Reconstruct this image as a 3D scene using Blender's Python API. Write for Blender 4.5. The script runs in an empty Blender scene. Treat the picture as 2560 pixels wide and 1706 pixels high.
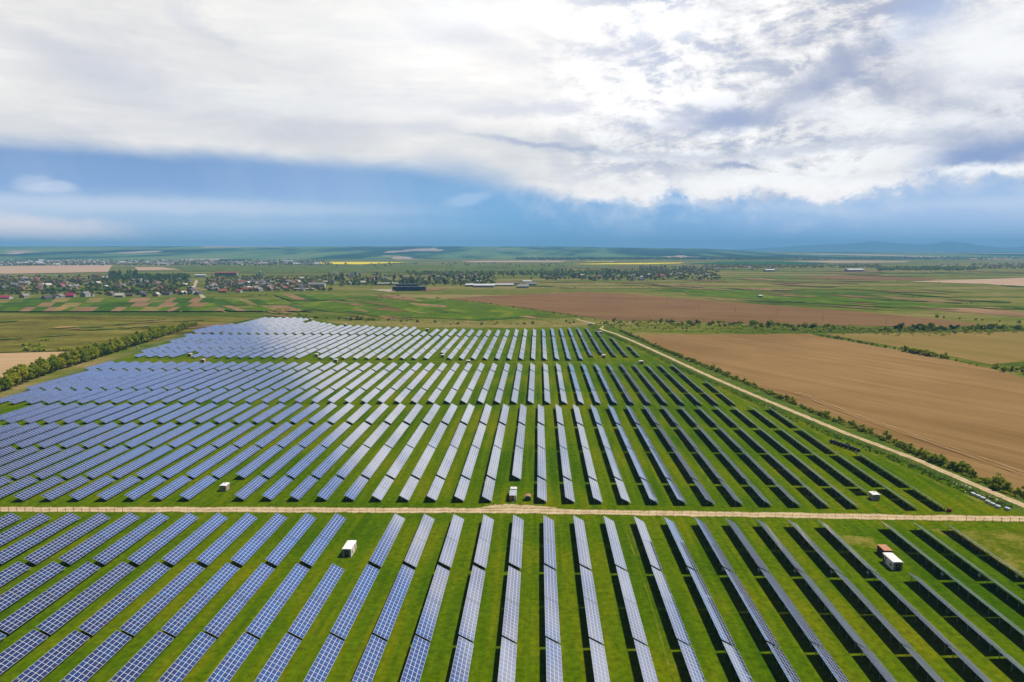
import bpy, math, random
import numpy as np
from mathutils import Matrix, Vector, Euler

R = math.radians
random.seed(7)
rng = np.random.default_rng(7)
scene = bpy.context.scene

# ------------------------------------------------------------------ camera
CAM_H, FOC = 95.47, 1785.2            # height (m), focal length in pixels of a 2560 wide frame
PITCH, YAW, ROLL = R(7.3036), R(2.1454), R(-0.067)
cam_data = bpy.data.cameras.new("camera")
cam_data.sensor_width = 36.0
cam_data.lens = FOC / 2560 * 36
cam_data.clip_start, cam_data.clip_end = 1.0, 120000.0
cam = bpy.data.objects.new("camera", cam_data)
scene.collection.objects.link(cam)
cam.matrix_world = (Matrix.Translation((0, 0, CAM_H)) @ Matrix.Rotation(YAW, 4, 'Z')
                    @ Matrix.Rotation(R(90) - PITCH, 4, 'X') @ Matrix.Rotation(ROLL, 4, 'Z'))
scene.camera = cam
scene.view_settings.view_transform = 'Standard'
scene.view_settings.look = 'None'
scene.view_settings.gamma = 1.0
scene.view_settings.use_curve_mapping = False
scene.view_settings.exposure = 0.0
scene.cycles.max_bounces = 5
scene.cycles.diffuse_bounces = 2
scene.cycles.glossy_bounces = 3
scene.cycles.transparent_max_bounces = 8
scene.cycles.volume_bounces = 2
scene.cycles.use_denoising = True
scene.cycles.sample_clamp_indirect = 8.0

def cam_ray(px, py):
    X, Y = px - 1280, py - 853
    cp, sp = math.cos(PITCH), math.sin(PITCH)
    d = (X, FOC * cp - Y * sp, -FOC * sp - Y * cp)
    c, s = math.cos(YAW), math.sin(YAW)
    return (d[0] * c - d[1] * s, d[0] * s + d[1] * c, d[2])

def at(px, py, z=0.0):
    """ground point (metres) that a survey of the place gives for a spot in the photograph"""
    d = cam_ray(px, py)
    t = (z - CAM_H) / d[2]
    return (d[0] * t, d[1] * t)

def ae(px, py):
    """compass angle and elevation, degrees"""
    d = Vector(cam_ray(px, py)).normalized()
    return math.degrees(math.atan2(d.x, d.y)), math.degrees(math.asin(d.z))

def proj(x, y, z):
    c, s = math.cos(YAW), math.sin(YAW)
    xx, yy, z = x * c + y * s, -x * s + y * c, z - CAM_H
    cp, sp = math.cos(PITCH), math.sin(PITCH)
    d, u = yy * cp - z * sp, yy * sp + z * cp
    if d < 1: return None
    return 1280 + FOC * xx / d, 853 - FOC * u / d, d

# ------------------------------------------------------------------ node helpers
def srgb(r, g, b):
    f = lambda v: (v / 255) / 12.92 if v / 255 <= 0.04045 else ((v / 255 + 0.055) / 1.055) ** 2.4
    return (f(r), f(g), f(b), 1.0)

class NT:
    def __init__(self, tree):
        self.t = tree
        tree.nodes.clear()
    def n(self, typ, **kw):
        nd = self.t.nodes.new(typ)
        for k, v in kw.items():
            setattr(nd, k, v)
        return nd
    def link(self, a, b):
        self.t.links.new(a, b)
    def put(self, sock, v):
        if isinstance(v, bpy.types.NodeSocket): self.t.links.new(v, sock)
        else: sock.default_value = v
    def m(self, op, a, b=None, c=None, clamp=False):
        nd = self.n('ShaderNodeMath', operation=op, use_clamp=clamp)
        self.put(nd.inputs[0], a)
        if b is not None: self.put(nd.inputs[1], b)
        if c is not None: self.put(nd.inputs[2], c)
        return nd.outputs[0]
    def smooth(self, v, lo, hi):
        nd = self.n('ShaderNodeMapRange', interpolation_type='SMOOTHSTEP')
        self.put(nd.inputs[0], v); self.put(nd.inputs[1], lo); self.put(nd.inputs[2], hi)
        return nd.outputs[0]
    def lin(self, v, lo, hi, a=0.0, b=1.0):
        nd = self.n('ShaderNodeMapRange')
        self.put(nd.inputs[0], v); self.put(nd.inputs[1], lo); self.put(nd.inputs[2], hi)
        nd.inputs[3].default_value = a; nd.inputs[4].default_value = b
        return nd.outputs[0]
    def mix(self, f, a, b, typ='MIX'):
        nd = self.n('ShaderNodeMix', data_type='RGBA', blend_type=typ)
        self.put(nd.inputs[0], f); self.put(nd.inputs[6], a); self.put(nd.inputs[7], b)
        return nd.outputs[2]
    def noise(self, vec, scale, detail=3.0, rough=0.55, dist=0.0):
        nd = self.n('ShaderNodeTexNoise')
        if vec is not None: self.link(vec, nd.inputs['Vector'])
        nd.inputs['Scale'].default_value = scale
        nd.inputs['Detail'].default_value = detail
        nd.inputs['Roughness'].default_value = rough
        nd.inputs['Distortion'].default_value = dist
        return nd.outputs['Fac']
    def xyz(self, x, y, z):
        nd = self.n('ShaderNodeCombineXYZ')
        self.put(nd.inputs[0], x); self.put(nd.inputs[1], y); self.put(nd.inputs[2], z)
        return nd.outputs[0]
    def mapping(self, vec, scale=(1, 1, 1), rot=(0, 0, 0), loc=(0, 0, 0)):
        nd = self.n('ShaderNodeMapping')
        self.link(vec, nd.inputs[0])
        nd.inputs['Scale'].default_value = scale
        nd.inputs['Rotation'].default_value = rot
        nd.inputs['Location'].default_value = loc
        return nd.outputs[0]
    def ramp(self, v, stops, interp='LINEAR'):
        nd = self.n('ShaderNodeValToRGB')
        nd.color_ramp.interpolation = interp
        e = nd.color_ramp.elements
        while len(e) < len(stops): e.new(0.5)
        for el, (p, c) in zip(e, stops):
            el.position = p; el.color = c
        self.put(nd.inputs[0], v)
        return nd.outputs[0]
    def curve(self, v, pts):
        nd = self.n('ShaderNodeFloatCurve')
        cu = nd.mapping.curves[0]
        while len(cu.points) < len(pts): cu.points.new(0.5, 0.5)
        for p, q in zip(cu.points, pts):
            p.location = q; p.handle_type = 'AUTO_CLAMPED'
        nd.mapping.update()
        self.put(nd.inputs['Value'], v)
        return nd.outputs[0]

# ------------------------------------------------------------------ world: sky and clouds by compass angle and elevation
SUN_EL, SUN_AZ = 59.5, 20.0           # azimuth measured from +X towards +Y
world = bpy.data.worlds.new("World")
scene.world = world
world.use_nodes = True

def build_world():
    w = NT(world.node_tree)
    out = w.n('ShaderNodeOutputWorld')
    bg = w.n('ShaderNodeBackground')
    bg.inputs['Strength'].default_value = 0.1
    w.link(bg.outputs[0], out.inputs[0])
    sky = w.n('ShaderNodeTexSky', sky_type='NISHITA', sun_disc=False)
    sky.sun_elevation = R(SUN_EL); sky.sun_rotation = R(90 - SUN_AZ)
    sky.altitude = 300; sky.air_density = 1.0; sky.dust_density = 1.0
    tc = w.n('ShaderNodeTexCoord')
    sep = w.n('ShaderNodeSeparateXYZ'); w.link(tc.outputs['Generated'], sep.inputs[0])
    X, Y, Z = sep.outputs
    A = w.m('MULTIPLY', w.m('ARCTAN2', X, Y), 57.29578)
    E = w.m('MULTIPLY', w.m('ARCSINE', Z), 57.29578)
    an = lambda a: (a + 50.0) / 100.0
    An = w.m('ADD', w.m('MULTIPLY', A, 0.01), 0.5, clamp=True)
    AE = w.xyz(A, E, 0.0)
    AE2 = w.xyz(A, w.m('MULTIPLY', E, 2.6), 0.0)
    AE5 = w.xyz(A, w.m('MULTIPLY', E, 7.0), 3.0)
    big = w.noise(AE2, 0.055, 4, 0.5)
    mid = w.noise(AE2, 0.16, 6, 0.58, 0.6)
    puff = w.noise(w.xyz(A, w.m('MULTIPLY', E, 1.25), 8.0), 0.42, 7, 0.62, 0.2)
    streak = w.noise(AE5, 0.07, 6, 0.6, 0.35)
    c = lambda v, k=1.0: w.m('MULTIPLY', w.m('SUBTRACT', v, 0.5), k)
    right = w.smooth(A, -6.0, 8.0)                       # the cumulus side
    # ---- blue air and rain below the cloud sheet
    def row(py, cols):
        return w.ramp(An, [(an(ae(px, py)[0]), srgb(*col)) for px, col in cols])
    r0 = row(615, [(0, (160, 190, 222)), (600, (146, 184, 222)), (1150, (122, 174, 218)), (1400, (92, 158, 212)), (1700, (98, 158, 214)), (2000, (112, 166, 222)), (2560, (152, 188, 232))])
    r1 = row(545, [(0, (168, 194, 224)), (600, (148, 183, 220)), (1000, (126, 170, 216)), (1250, (96, 160, 213)), (1400, (80, 150, 208)), (1650, (92, 156, 213)), (1950, (140, 180, 227)), (2560, (168, 194, 233))])
    r2 = row(455, [(0, (126, 162, 213)), (400, (118, 158, 212)), (800, (134, 171, 220)), (1100, (116, 167, 219)), (1300, (105, 166, 219)), (1700, (125, 175, 225)), (1950, (150, 184, 228)), (2560, (142, 178, 224))])
    r3 = row(380, [(0, (112, 152, 207)), (450, (106, 152, 207)), (800, (138, 173, 217)), (1150, (150, 184, 222)), (1500, (140, 175, 220)), (2560, (140, 175, 222))])
    blue = w.mix(w.smooth(E, 0.4, 2.4), r0, r1)
    blue = w.mix(w.smooth(w.m('ADD', E, c(streak, 2.0)), 3.0, 4.6), blue, r2)
    blue = w.mix(w.smooth(E, 5.4, 7.4), blue, r3)
    shaft = w.noise(w.xyz(w.m('ADD', A, w.m('MULTIPLY', E, 0.35)), w.m('MULTIPLY', E, 0.10), 1.0), 0.22, 5, 0.55)
    blue = w.mix(w.m('MULTIPLY', w.smooth(shaft, 0.45, 0.72), w.lin(E, 0, 7, 0.16, 0.10)), blue, srgb(200, 216, 238))
    blue = w.mix(w.m('MULTIPLY', w.smooth(A, 35, 46), 0.85), blue, (0.72, 0.75, 0.74, 1))
    # ---- soft separate clouds in the blue
    def blob(px, py, rx, ry, rot=0.0, warp=1.0, hard=0.55):
        a0, e0 = ae(px, py)
        k = 180 / math.pi / FOC * 0.93
        dx = w.m('SUBTRACT', w.m('ADD', A, c(mid, 5.0 * warp)), a0)
        dy = w.m('SUBTRACT', w.m('ADD', E, c(puff, 1.8 * warp)), e0)
        cr, sr = math.cos(R(rot)), math.sin(R(rot))
        u = w.m('ADD', w.m('MULTIPLY', dx, cr / (rx * k)), w.m('MULTIPLY', dy, sr / (rx * k)))
        v = w.m('ADD', w.m('MULTIPLY', dx, -sr / (ry * k)), w.m('MULTIPLY', dy, cr / (ry * k)))
        d = w.m('SQRT', w.m('ADD', w.m('MULTIPLY', u, u), w.m('MULTIPLY', v, v)))
        return w.smooth(d, 1.0 + hard, 1.0 - hard)
    def over(col, mask, strength, tint):
        return w.mix(w.m('MULTIPLY', mask, strength), col, tint)
    blue = over(blue, blob(240, 512, 560, 17, 0, 0.5, 0.9), 0.75, srgb(196, 210, 232))
    blue = over(blue, blob(560, 560, 420, 12, 0, 0.4, 0.9), 0.3, srgb(190, 207, 232))
    blue = over(blue, blob(90, 572, 170, 26, -3, 0.8, 0.7), 0.9, (0.95, 0.86, 0.86, 1))
    blue = over(blue, blob(78, 456, 30, 20, 0, 0.5, 0.5), 0.55, srgb(196, 212, 236))
    blue = over(blue, blob(132, 470, 46, 13, 0, 0.5, 0.45), 0.65, srgb(206, 218, 238))
    blue = over(blue, blob(1165, 498, 62, 14, 8, 0.5, 0.5), 0.5, srgb(180, 206, 238))
    blue = over(blue, blob(1640, 505, 150, 9, -2, 0.5, 0.6), 0.5, srgb(196, 216, 242))
    blue = over(blue, blob(2080, 530, 90, 12, -6, 0.5, 0.7), 0.4, srgb(196, 214, 240))
    blue = over(blue, blob(2480, 512, 160, 12, 0, 0.5, 0.8), 0.45, srgb(200, 214, 238))
    # ---- the cloud sheet
    edge = w.m('MULTIPLY', w.curve(An, [(0, .34)] + [(an(ae(px, py)[0]), ae(px, py)[1] / 20) for px, py in
            [(0, 352), (300, 372), (560, 386), (900, 408), (1120, 415), (1260, 452), (1400, 492), (1540, 505), (1700, 488), (1850, 498), (2050, 500), (2200, 474), (2380, 440), (2560, 432)]] + [(1, .26)]), 20.0)
    fine = w.noise(w.xyz(A, w.m('MULTIPLY', E, 1.15), 21.0), 0.9, 6, 0.62, 0.3)
    wob = w.m('ADD', c(mid, 1.1), w.m('MULTIPLY', w.m('ADD', c(puff, 3.6), c(fine, 1.3)), right))
    soft = w.m('ADD', w.lin(right, 0, 1, 0.8, 0.55), w.m('MULTIPLY', w.smooth(w.m('ABSOLUTE', w.m('ADD', A, 5.5)), 6.5, 1.0), 1.0))
    dE = w.m('ADD', w.m('SUBTRACT', E, edge), wob)
    sheet = w.smooth(w.m('DIVIDE', dE, soft), -1.0, 1.0)
    # shading of the sheet
    lay = w.m('ADD', w.m('ADD', c(streak, 0.9), c(big, 0.5)), c(mid, 0.55))
    shadeL = w.smooth(lay, -0.42, 0.26)
    colL = w.ramp(shadeL, [(0, srgb(214, 215, 223)), (0.5, srgb(232, 231, 231)), (0.85, srgb(244, 241, 238)), (1, srgb(253, 250, 247))])
    va = w.xyz(A, w.m('MULTIPLY', E, 2.1), 40.0)
    vb = w.xyz(w.m('ADD', A, 0.9), w.m('MULTIPLY', w.m('ADD', E, 0.75), 2.1), 40.0)
    na, nb = w.noise(va, 0.19, 9, 0.66, 0.25), w.noise(vb, 0.19, 9, 0.66, 0.25)
    relief = w.m('MULTIPLY', w.m('SUBTRACT', na, nb), 2.6)
    layR = w.m('ADD', w.m('ADD', c(na, 0.9), relief), w.m('ADD', c(streak, 0.7), c(puff, 0.25)))
    shadeR = w.smooth(layR, -0.48, 0.34)
    colR = w.ramp(shadeR, [(0, srgb(190, 197, 217)), (0.30, srgb(216, 219, 228)), (0.56, srgb(240, 239, 240)), (0.80, srgb(251, 249, 248)), (1, (1.12, 1.11, 1.1, 1))])
    cl = w.mix(w.smooth(A, -4, 10), colL, colR)
    # whiter lit fringe along the cumulus bases
    fr = w.m('MULTIPLY', w.m('MULTIPLY', w.smooth(dE, 3.2, 1.2), w.smooth(dE, -0.2, 0.8)), right)
    cl = w.mix(w.m('MULTIPLY', fr, w.lin(puff, 0.3, 0.62, 0.15, 0.9)), cl, srgb(252, 249, 246))
    gray, dark = srgb(204, 207, 220), srgb(152, 168, 205)
    for px, py, rx, ry, rot, k, col in [
        (300, 185, 150, 55, -8, .55, gray), (500, 60, 80, 22, -35, .5, gray), (90, 110, 110, 26, -20, .35, gray), (60, 320, 200, 24, 0, .3, gray),
        (1190, 95, 100, 30, -15, .35, gray), (620, 330, 260, 30, -3, .25, gray), (1000, 320, 240, 24, 0, .18, gray), (760, 190, 130, 40, 0, .2, gray),
        (1150, 268, 160, 16, 0, .3, gray), (1330, 275, 150, 12, 2, .5, gray), (1350, 362, 170, 8, -7, .55, dark), (1560, 388, 240, 14, -5, .45, srgb(178, 188, 212)),
        (1820, 300, 110, 24, 4, 1.0, srgb(142, 162, 205)), (1760, 290, 190, 40, 8, .45, gray), (2085, 190, 95, 44, 35, .8, srgb(172, 182, 212)), (1980, 235, 120, 30, 30, .45, gray),
        (1840, 418, 52, 6, -2, .8, srgb(158, 170, 205)), (2000, 372, 260, 16, 3, .6, srgb(190, 197, 216)), (2250, 215, 60, 60, 10, .55, srgb(196, 201, 218)), (2330, 150, 40, 70, -10, .4, gray),
        (2420, 260, 110, 60, -20, .5, srgb(198, 202, 218)), (2480, 385, 140, 28, 8, .95, srgb(140, 162, 206)), (2400, 345, 130, 30, 0, .55, srgb(180, 188, 213)),
        (1760, 30, 120, 30, 5, .4, gray), (1900, 145, 80, 60, 20, .25, gray), (1580, 130, 120, 40, 0, .3, gray), (2310, 55, 70, 40, 20, .65, srgb(190, 206, 236)), (2300, 20, 60, 20, 0, .4, srgb(176, 198, 236))]:
        cl = over(cl, blob(px, py, rx, ry, rot, 1.0, 0.8), k, col)
    white = (1.12, 1.12, 1.1, 1)
    for px, py, rx, ry, rot, k in [(2470, 120, 120, 85, 0, .9), (2180, 300, 130, 40, -10, .6), (1700, 60, 130, 30, 0, .5), (2080, 455, 210, 18, -2, .55), (2440, 425, 110, 10, 0, .8), (1800, 455, 120, 20, 0, .5), (2400, 300, 50, 20, 0, .6), (1240, 40, 160, 30, 0, .4), (700, 250, 230, 40, 0, .3), (860, 70, 300, 95, 0, .25)]:
        cl = over(cl, blob(px, py, rx, ry, rot, 0.8, 0.8), k, white)
    veil = w.m('MULTIPLY', w.m('MULTIPLY', w.smooth(dE, -3.0, 0.3), w.smooth(A, -9.0, 2.0)), w.lin(puff, 0.35, 0.65, 0.15, 0.75))
    blue = w.mix(veil, blue, srgb(204, 217, 238))
    blue = w.mix(0.10, blue, (0.66, 0.72, 0.80, 1))
    front = w.mix(sheet, blue, cl)
    zone = w.m('MULTIPLY', w.smooth(w.m('ABSOLUTE', w.m('SUBTRACT', A, 0.0)), 18, 8), w.smooth(E, 7.5, 11.0))
    gain = w.mix(zone, (10.2, 10.2, 10.2, 1), (12.0, 11.9, 11.8, 1))
    gain = w.mix(w.m('MULTIPLY', w.smooth(A, 16, 23), w.smooth(E, 7, 10)), gain, (9.2, 9.2, 9.4, 1))
    gain = w.mix(w.smooth(A, -22, -14), (10.2, 10.2, 10.2, 1), gain)
    front10 = w.mix(1.0, front, gain, 'MULTIPLY')
    # the sheet breaks up overhead and round behind: clear sky with a few clouds
    brk = w.noise(tc.outputs['Generated'], 1.9, 5, 0.6, 0.4)
    ahead = w.m('MULTIPLY', w.smooth(w.m('ABSOLUTE', w.m('ADD', A, 2.0)), 74, 46), w.smooth(w.m('ADD', E, c(brk, 5.0)), 23.6, 20.2))
    few = w.m('MULTIPLY', w.smooth(brk, 0.60, 0.74), w.smooth(E, 2, 10))
    dim = w.mix(1.0, sky.outputs[0], (0.26, 0.29, 0.36, 1), 'MULTIPLY')
    win = w.m('MULTIPLY', w.smooth(w.m('ABSOLUTE', w.m('ADD', A, 8.0)), 44, 22), w.smooth(E, 42, 30))
    deep = w.mix(win, dim, (1.3, 2.7, 6.4, 1))
    clear = w.mix(w.m('MULTIPLY', few, 0.3), deep, (3.6, 3.7, 4.0, 1))
    fin = w.mix(ahead, clear, front10)
    lowlift = w.mix(w.smooth(E, 6.5, 2.0), (1, 1, 1, 1), (1.36, 1.28, 1.22, 1))
    fin = w.mix(1.0, fin, lowlift, 'MULTIPLY')
    w.link(fin, bg.inputs['Color'])
build_world()
world.cycles.sampling_method = 'MANUAL'
world.cycles.sample_map_resolution = 1024

sun_data = bpy.data.lights.new("sun", 'SUN')
sun_data.energy = 5.0
sun_data.angle = R(0.53)
sun_data.color = (1.0, 0.955, 0.88)
sun = bpy.data.objects.new("sun", sun_data)
scene.collection.objects.link(sun)
sv = Vector((math.cos(R(SUN_EL)) * math.cos(R(SUN_AZ)), math.cos(R(SUN_EL)) * math.sin(R(SUN_AZ)), math.sin(R(SUN_EL))))
sun.rotation_euler = sv.to_track_quat('Z', 'Y').to_euler()
sun.location = (200, 100, 400)

# ------------------------------------------------------------------ object helpers
C = scene.collection

def tag(o, label=None, cat=None, group=None, kind=None):
    if label: o['label'] = label
    if cat: o['category'] = cat
    if group: o['group'] = group
    if kind: o['kind'] = kind
    return o

def empty(name, loc=(0, 0, 0), rz=0.0):
    o = bpy.data.objects.new(name, None)
    o.empty_display_size = 0.5
    C.objects.link(o)
    o.location = loc; o.rotation_euler = (0, 0, rz)
    return o

class MB:
    """collects polygons and makes one mesh of them"""
    def __init__(self):
        self.v, self.f, self.uv, self.mi = [], [], [], []
    def poly(self, pts, uv=None, mi=0):
        b = len(self.v)
        self.v += [tuple(p) for p in pts]
        self.f.append(tuple(range(b, b + len(pts))))
        self.uv.append(uv or [(0, 0)] * len(pts)); self.mi.append(mi)
    def box(self, x0, x1, y0, y1, z0, z1, mi=0, M=None):
        p = [(x0, y0, z0), (x1, y0, z0), (x1, y1, z0), (x0, y1, z0), (x0, y0, z1), (x1, y0, z1), (x1, y1, z1), (x0, y1, z1)]
        if M is not None: p = [tuple(M @ Vector(q)) for q in p]
        for q in ((0, 3, 2, 1), (4, 5, 6, 7), (0, 1, 5, 4), (1, 2, 6, 5), (2, 3, 7, 6), (3, 0, 4, 7)):
            self.poly([p[i] for i in q], None, mi)
    def beam(self, a, b, wx, wz=None, mi=0):
        a, b = Vector(a), Vector(b)
        wz = wz or wx
        d = (b - a).normalized()
        s = d.cross(Vector((0, 0, 1)))
        if s.length < 1e-4: s = Vector((1, 0, 0))
        s.normalize(); t = s.cross(d)
        q = [s * wx / 2 * i + t * wz / 2 * j for i, j in ((-1, -1), (1, -1), (1, 1), (-1, 1))]
        p = [a + k for k in q] + [b + k for k in q]
        for r in ((3, 2, 1, 0), (4, 5, 6, 7), (0, 1, 5, 4), (1, 2, 6, 5), (2, 3, 7, 6), (3, 0, 4, 7)):
            self.poly([p[i] for i in r], None, mi)
    def tube(self, a, b, r0, r1, n=7, mi=0, caps=True):
        a, b = Vector(a), Vector(b)
        d = (b - a).normalized()
        s = d.cross(Vector((0.3, 0.2, 1)) if abs(d.z) < .9 else Vector((1, 0, 0))).normalized(); t = s.cross(d)
        A = [a + (s * math.cos(k * 2 * math.pi / n) + t * math.sin(k * 2 * math.pi / n)) * r0 for k in range(n)]
        B = [b + (s * math.cos(k * 2 * math.pi / n) + t * math.sin(k * 2 * math.pi / n)) * r1 for k in range(n)]
        for k in range(n):
            j = (k + 1) % n
            self.poly([A[k], B[k], B[j], A[j]], None, mi)
        if caps:
            self.poly(A, None, mi); self.poly(B[::-1], None, mi)
    def lathe(self, prof, n=12, mi=0, c=(0, 0)):
        for (r0, z0), (r1, z1) in zip(prof, prof[1:]):
            for k in range(n):
                a0, a1 = 2 * math.pi * k / n, 2 * math.pi * (k + 1) / n
                P = lambda r, z, a: (c[0] + r * math.cos(a), c[1] + r * math.sin(a), z)
                if r1 < 1e-5: self.poly([P(r0, z0, a0), P(r0, z0, a1), P(0, z1, 0)], None, mi)
                elif r0 < 1e-5: self.poly([P(0, z0, 0), P(r1, z1, a1), P(r1, z1, a0)], None, mi)
                else: self.poly([P(r0, z0, a0), P(r0, z0, a1), P(r1, z1, a1), P(r1, z1, a0)], None, mi)
    def mesh(self, name, mats, smooth=False):
        me = bpy.data.meshes.new(name)
        me.from_pydata(self.v, [], self.f)
        for m in (mats if isinstance(mats, (list, tuple)) else [mats]): me.materials.append(m)
        if any(self.mi): me.polygons.foreach_set('material_index', self.mi)
        uvl = me.uv_layers.new(name='UVMap')
        uvl.data.foreach_set('uv', [c for u in self.uv for p in u for c in p])
        if smooth: me.polygons.foreach_set('use_smooth', [True] * len(self.f))
        me.update()
        return me
    def build(self, name, mats, parent=None, smooth=False):
        o = bpy.data.objects.new(name, self.mesh(name, mats, smooth))
        C.objects.link(o)
        if parent is not None: o.parent = parent
        return o

def link_mesh(name, me, parent=None, loc=None):
    o = bpy.data.objects.new(name, me)
    C.objects.link(o)
    if parent is not None: o.parent = parent
    if loc is not None: o.location = loc
    return o

def copy_tree(o, parent=None):
    c = o.copy(); C.objects.link(c)
    if parent is not None: c.parent = parent
    for ch in o.children: copy_tree(ch, c)
    return c

ORD = ("first second third fourth fifth sixth seventh eighth ninth tenth eleventh twelfth thirteenth fourteenth fifteenth sixteenth "
       "seventeenth eighteenth nineteenth twentieth").split()
TENS = {20: 'twenty', 30: 'thirty', 40: 'forty', 50: 'fifty', 60: 'sixty', 70: 'seventy', 80: 'eighty', 90: 'ninety'}
def ordinal(n):
    if n <= 20: return ORD[n - 1]
    t, u = n // 10 * 10, n % 10
    if n >= 100: return 'hundred-and-' + ordinal(n - 100) if n > 100 else 'hundredth'
    return TENS[t] + '-' + ORD[u - 1] if u else TENS[t][:-1] + 'ieth'

# ------------------------------------------------------------------ materials
MATS = {}
def mat(name, col, rough=0.8, spec=0.3, metal=0.0, var=0.12, scale=3.0, bump=0.0):
    """a plain real-world surface with dirt-like variation"""
    if name in MATS: return MATS[name]
    m = bpy.data.materials.new(name); m.use_nodes = True
    w = NT(m.node_tree)
    out = w.n('ShaderNodeOutputMaterial'); b = w.n('ShaderNodeBsdfPrincipled')
    w.link(b.outputs[0], out.inputs[0])
    tc = w.n('ShaderNodeTexCoord')
    nz = w.noise(tc.outputs['Object'], scale, 4, 0.6)
    info = w.n('ShaderNodeObjectInfo')
    v = w.m('ADD', w.lin(nz, 0.3, 0.7, 1 - var, 1 + var), w.lin(info.outputs['Random'], 0, 1, -var * 0.6, var * 0.6))
    w.link(w.mix(1.0, col if len(col) == 4 else (*col, 1), w.xyz(v, v, v), 'MULTIPLY'), b.inputs['Base Color'])
    b.inputs['Roughness'].default_value = rough; b.inputs['Metallic'].default_value = metal
    b.inputs['Specular IOR Level'].default_value = spec
    MATS[name] = m
    return m

def ground_mat(name, build, rough=0.95):
    m = bpy.data.materials.new(name); m.use_nodes = True
    w = NT(m.node_tree)
    out = w.n('ShaderNodeOutputMaterial'); b = w.n('ShaderNodeBsdfPrincipled')
    w.link(b.outputs[0], out.inputs[0])
    g = w.n('ShaderNodeNewGeometry')
    col = build(w, g.outputs['Position'])
    w.link(col, b.inputs['Base Color'])
    b.inputs['Roughness'].default_value = rough
    b.inputs['Specular IOR Level'].default_value = 0.0
    MATS[name] = m
    return m

def lawn(w, P):
    a = w.noise(P, 0.018, 4, 0.6, 0.3)
    st = w.noise(w.mapping(P, (0.35, 0.012, 1)), 1.0, 4, 0.6, 0.5)
    fine = w.noise(P, 0.55, 5, 0.7)
    tuft = w.noise(P, 2.6, 3, 0.7)
    col = w.ramp(w.m('ADD', w.m('MULTIPLY', a, 0.55), w.m('MULTIPLY', st, 0.45)), [(0.38, (0.040, 0.090, 0.0008, 1)), (0.5, (0.075, 0.122, 0.0012, 1)), (0.62, (0.130, 0.142, 0.0022, 1))])
    v = w.m('ADD', w.lin(fine, 0.3, 0.7, 0.58, 1.42), w.lin(tuft, 0.2, 0.8, -0.26, 0.26))
    col = w.mix(1.0, col, w.xyz(v, v, v), 'MULTIPLY')
    dry = w.smooth(w.noise(w.mapping(P, (0.06, 0.03, 1)), 1.0, 5, 0.65, 0.8), 0.66, 0.78)
    return w.mix(w.m('MULTIPLY', dry, 0.45), col, (0.20, 0.15, 0.05, 1))

def meadow(cols, scale=0.004, stretch=(1, 2.2, 1), rot=0.3):
    def f(w, P):
        a = w.noise(w.mapping(P, stretch, (0, 0, rot)), scale, 6, 0.62, 0.6)
        b_ = w.noise(P, scale * 14, 4, 0.65)
        col = w.ramp(w.m('ADD', w.m('MULTIPLY', a, 0.7), w.m('MULTIPLY', b_, 0.3)), cols)
        f2 = w.lin(w.noise(P, 0.4, 4, 0.7), 0.25, 0.75, 0.7, 1.3)
        return w.mix(1.0, col, w.xyz(f2, f2, f2), 'MULTIPLY')
    return f

def plough(c0, c1, ang, fine=0.35):
    """ploughed soil, furrows along the compass angle ang"""
    def f(w, P):
        q = w.mapping(P, (1, 1, 1), (0, 0, R(ang)))
        lines = w.noise(w.mapping(q, (fine, 0.004, 1)), 1.0, 4, 0.7)
        broad = w.noise(w.mapping(q, (0.02, 0.004, 1)), 1.0, 5, 0.6, 0.5)
        gr = w.noise(P, 0.7, 4, 0.7)
        damp = w.noise(P, 0.011, 5, 0.62, 0.4)
        v = w.m('ADD', w.m('ADD', w.m('MULTIPLY', lines, 0.40), w.m('MULTIPLY', broad, 0.28)), w.m('ADD', w.m('MULTIPLY', gr, 0.14), w.m('MULTIPLY', damp, 0.18)))
        return w.ramp(v, [(0.40, c0), (0.59, c1)])
    return f

def flat_crop(col, var=0.3, alt=None):
    def f(w, P):
        q = w.mapping(P, (0.03, 0.012, 1), (0, 0, 0.5))
        n1 = w.noise(q, 1.0, 5, 0.65); n2 = w.noise(P, 0.16, 4, 0.7); n3 = w.noise(w.mapping(P, (0.002, 0.10, 1), (0, 0, 0.06)), 1.0, 4, 0.7)
        v = w.m('ADD', w.m('ADD', w.lin(n1, 0.3, 0.7, 1 - var, 1 + var), w.lin(n2, 0.3, 0.7, -var * .7, var * .7)), w.lin(n3, 0.3, 0.7, -var * .5, var * .5))
        c0 = w.mix(w.smooth(n1, 0.5, 0.72), (*col, 1), (*(alt or (col[0] * 1.7, col[1] * 1.12, col[2] * 1.6)), 1))
        return w.mix(1.0, c0, w.xyz(v, v, v), 'MULTIPLY')
    return f

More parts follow.
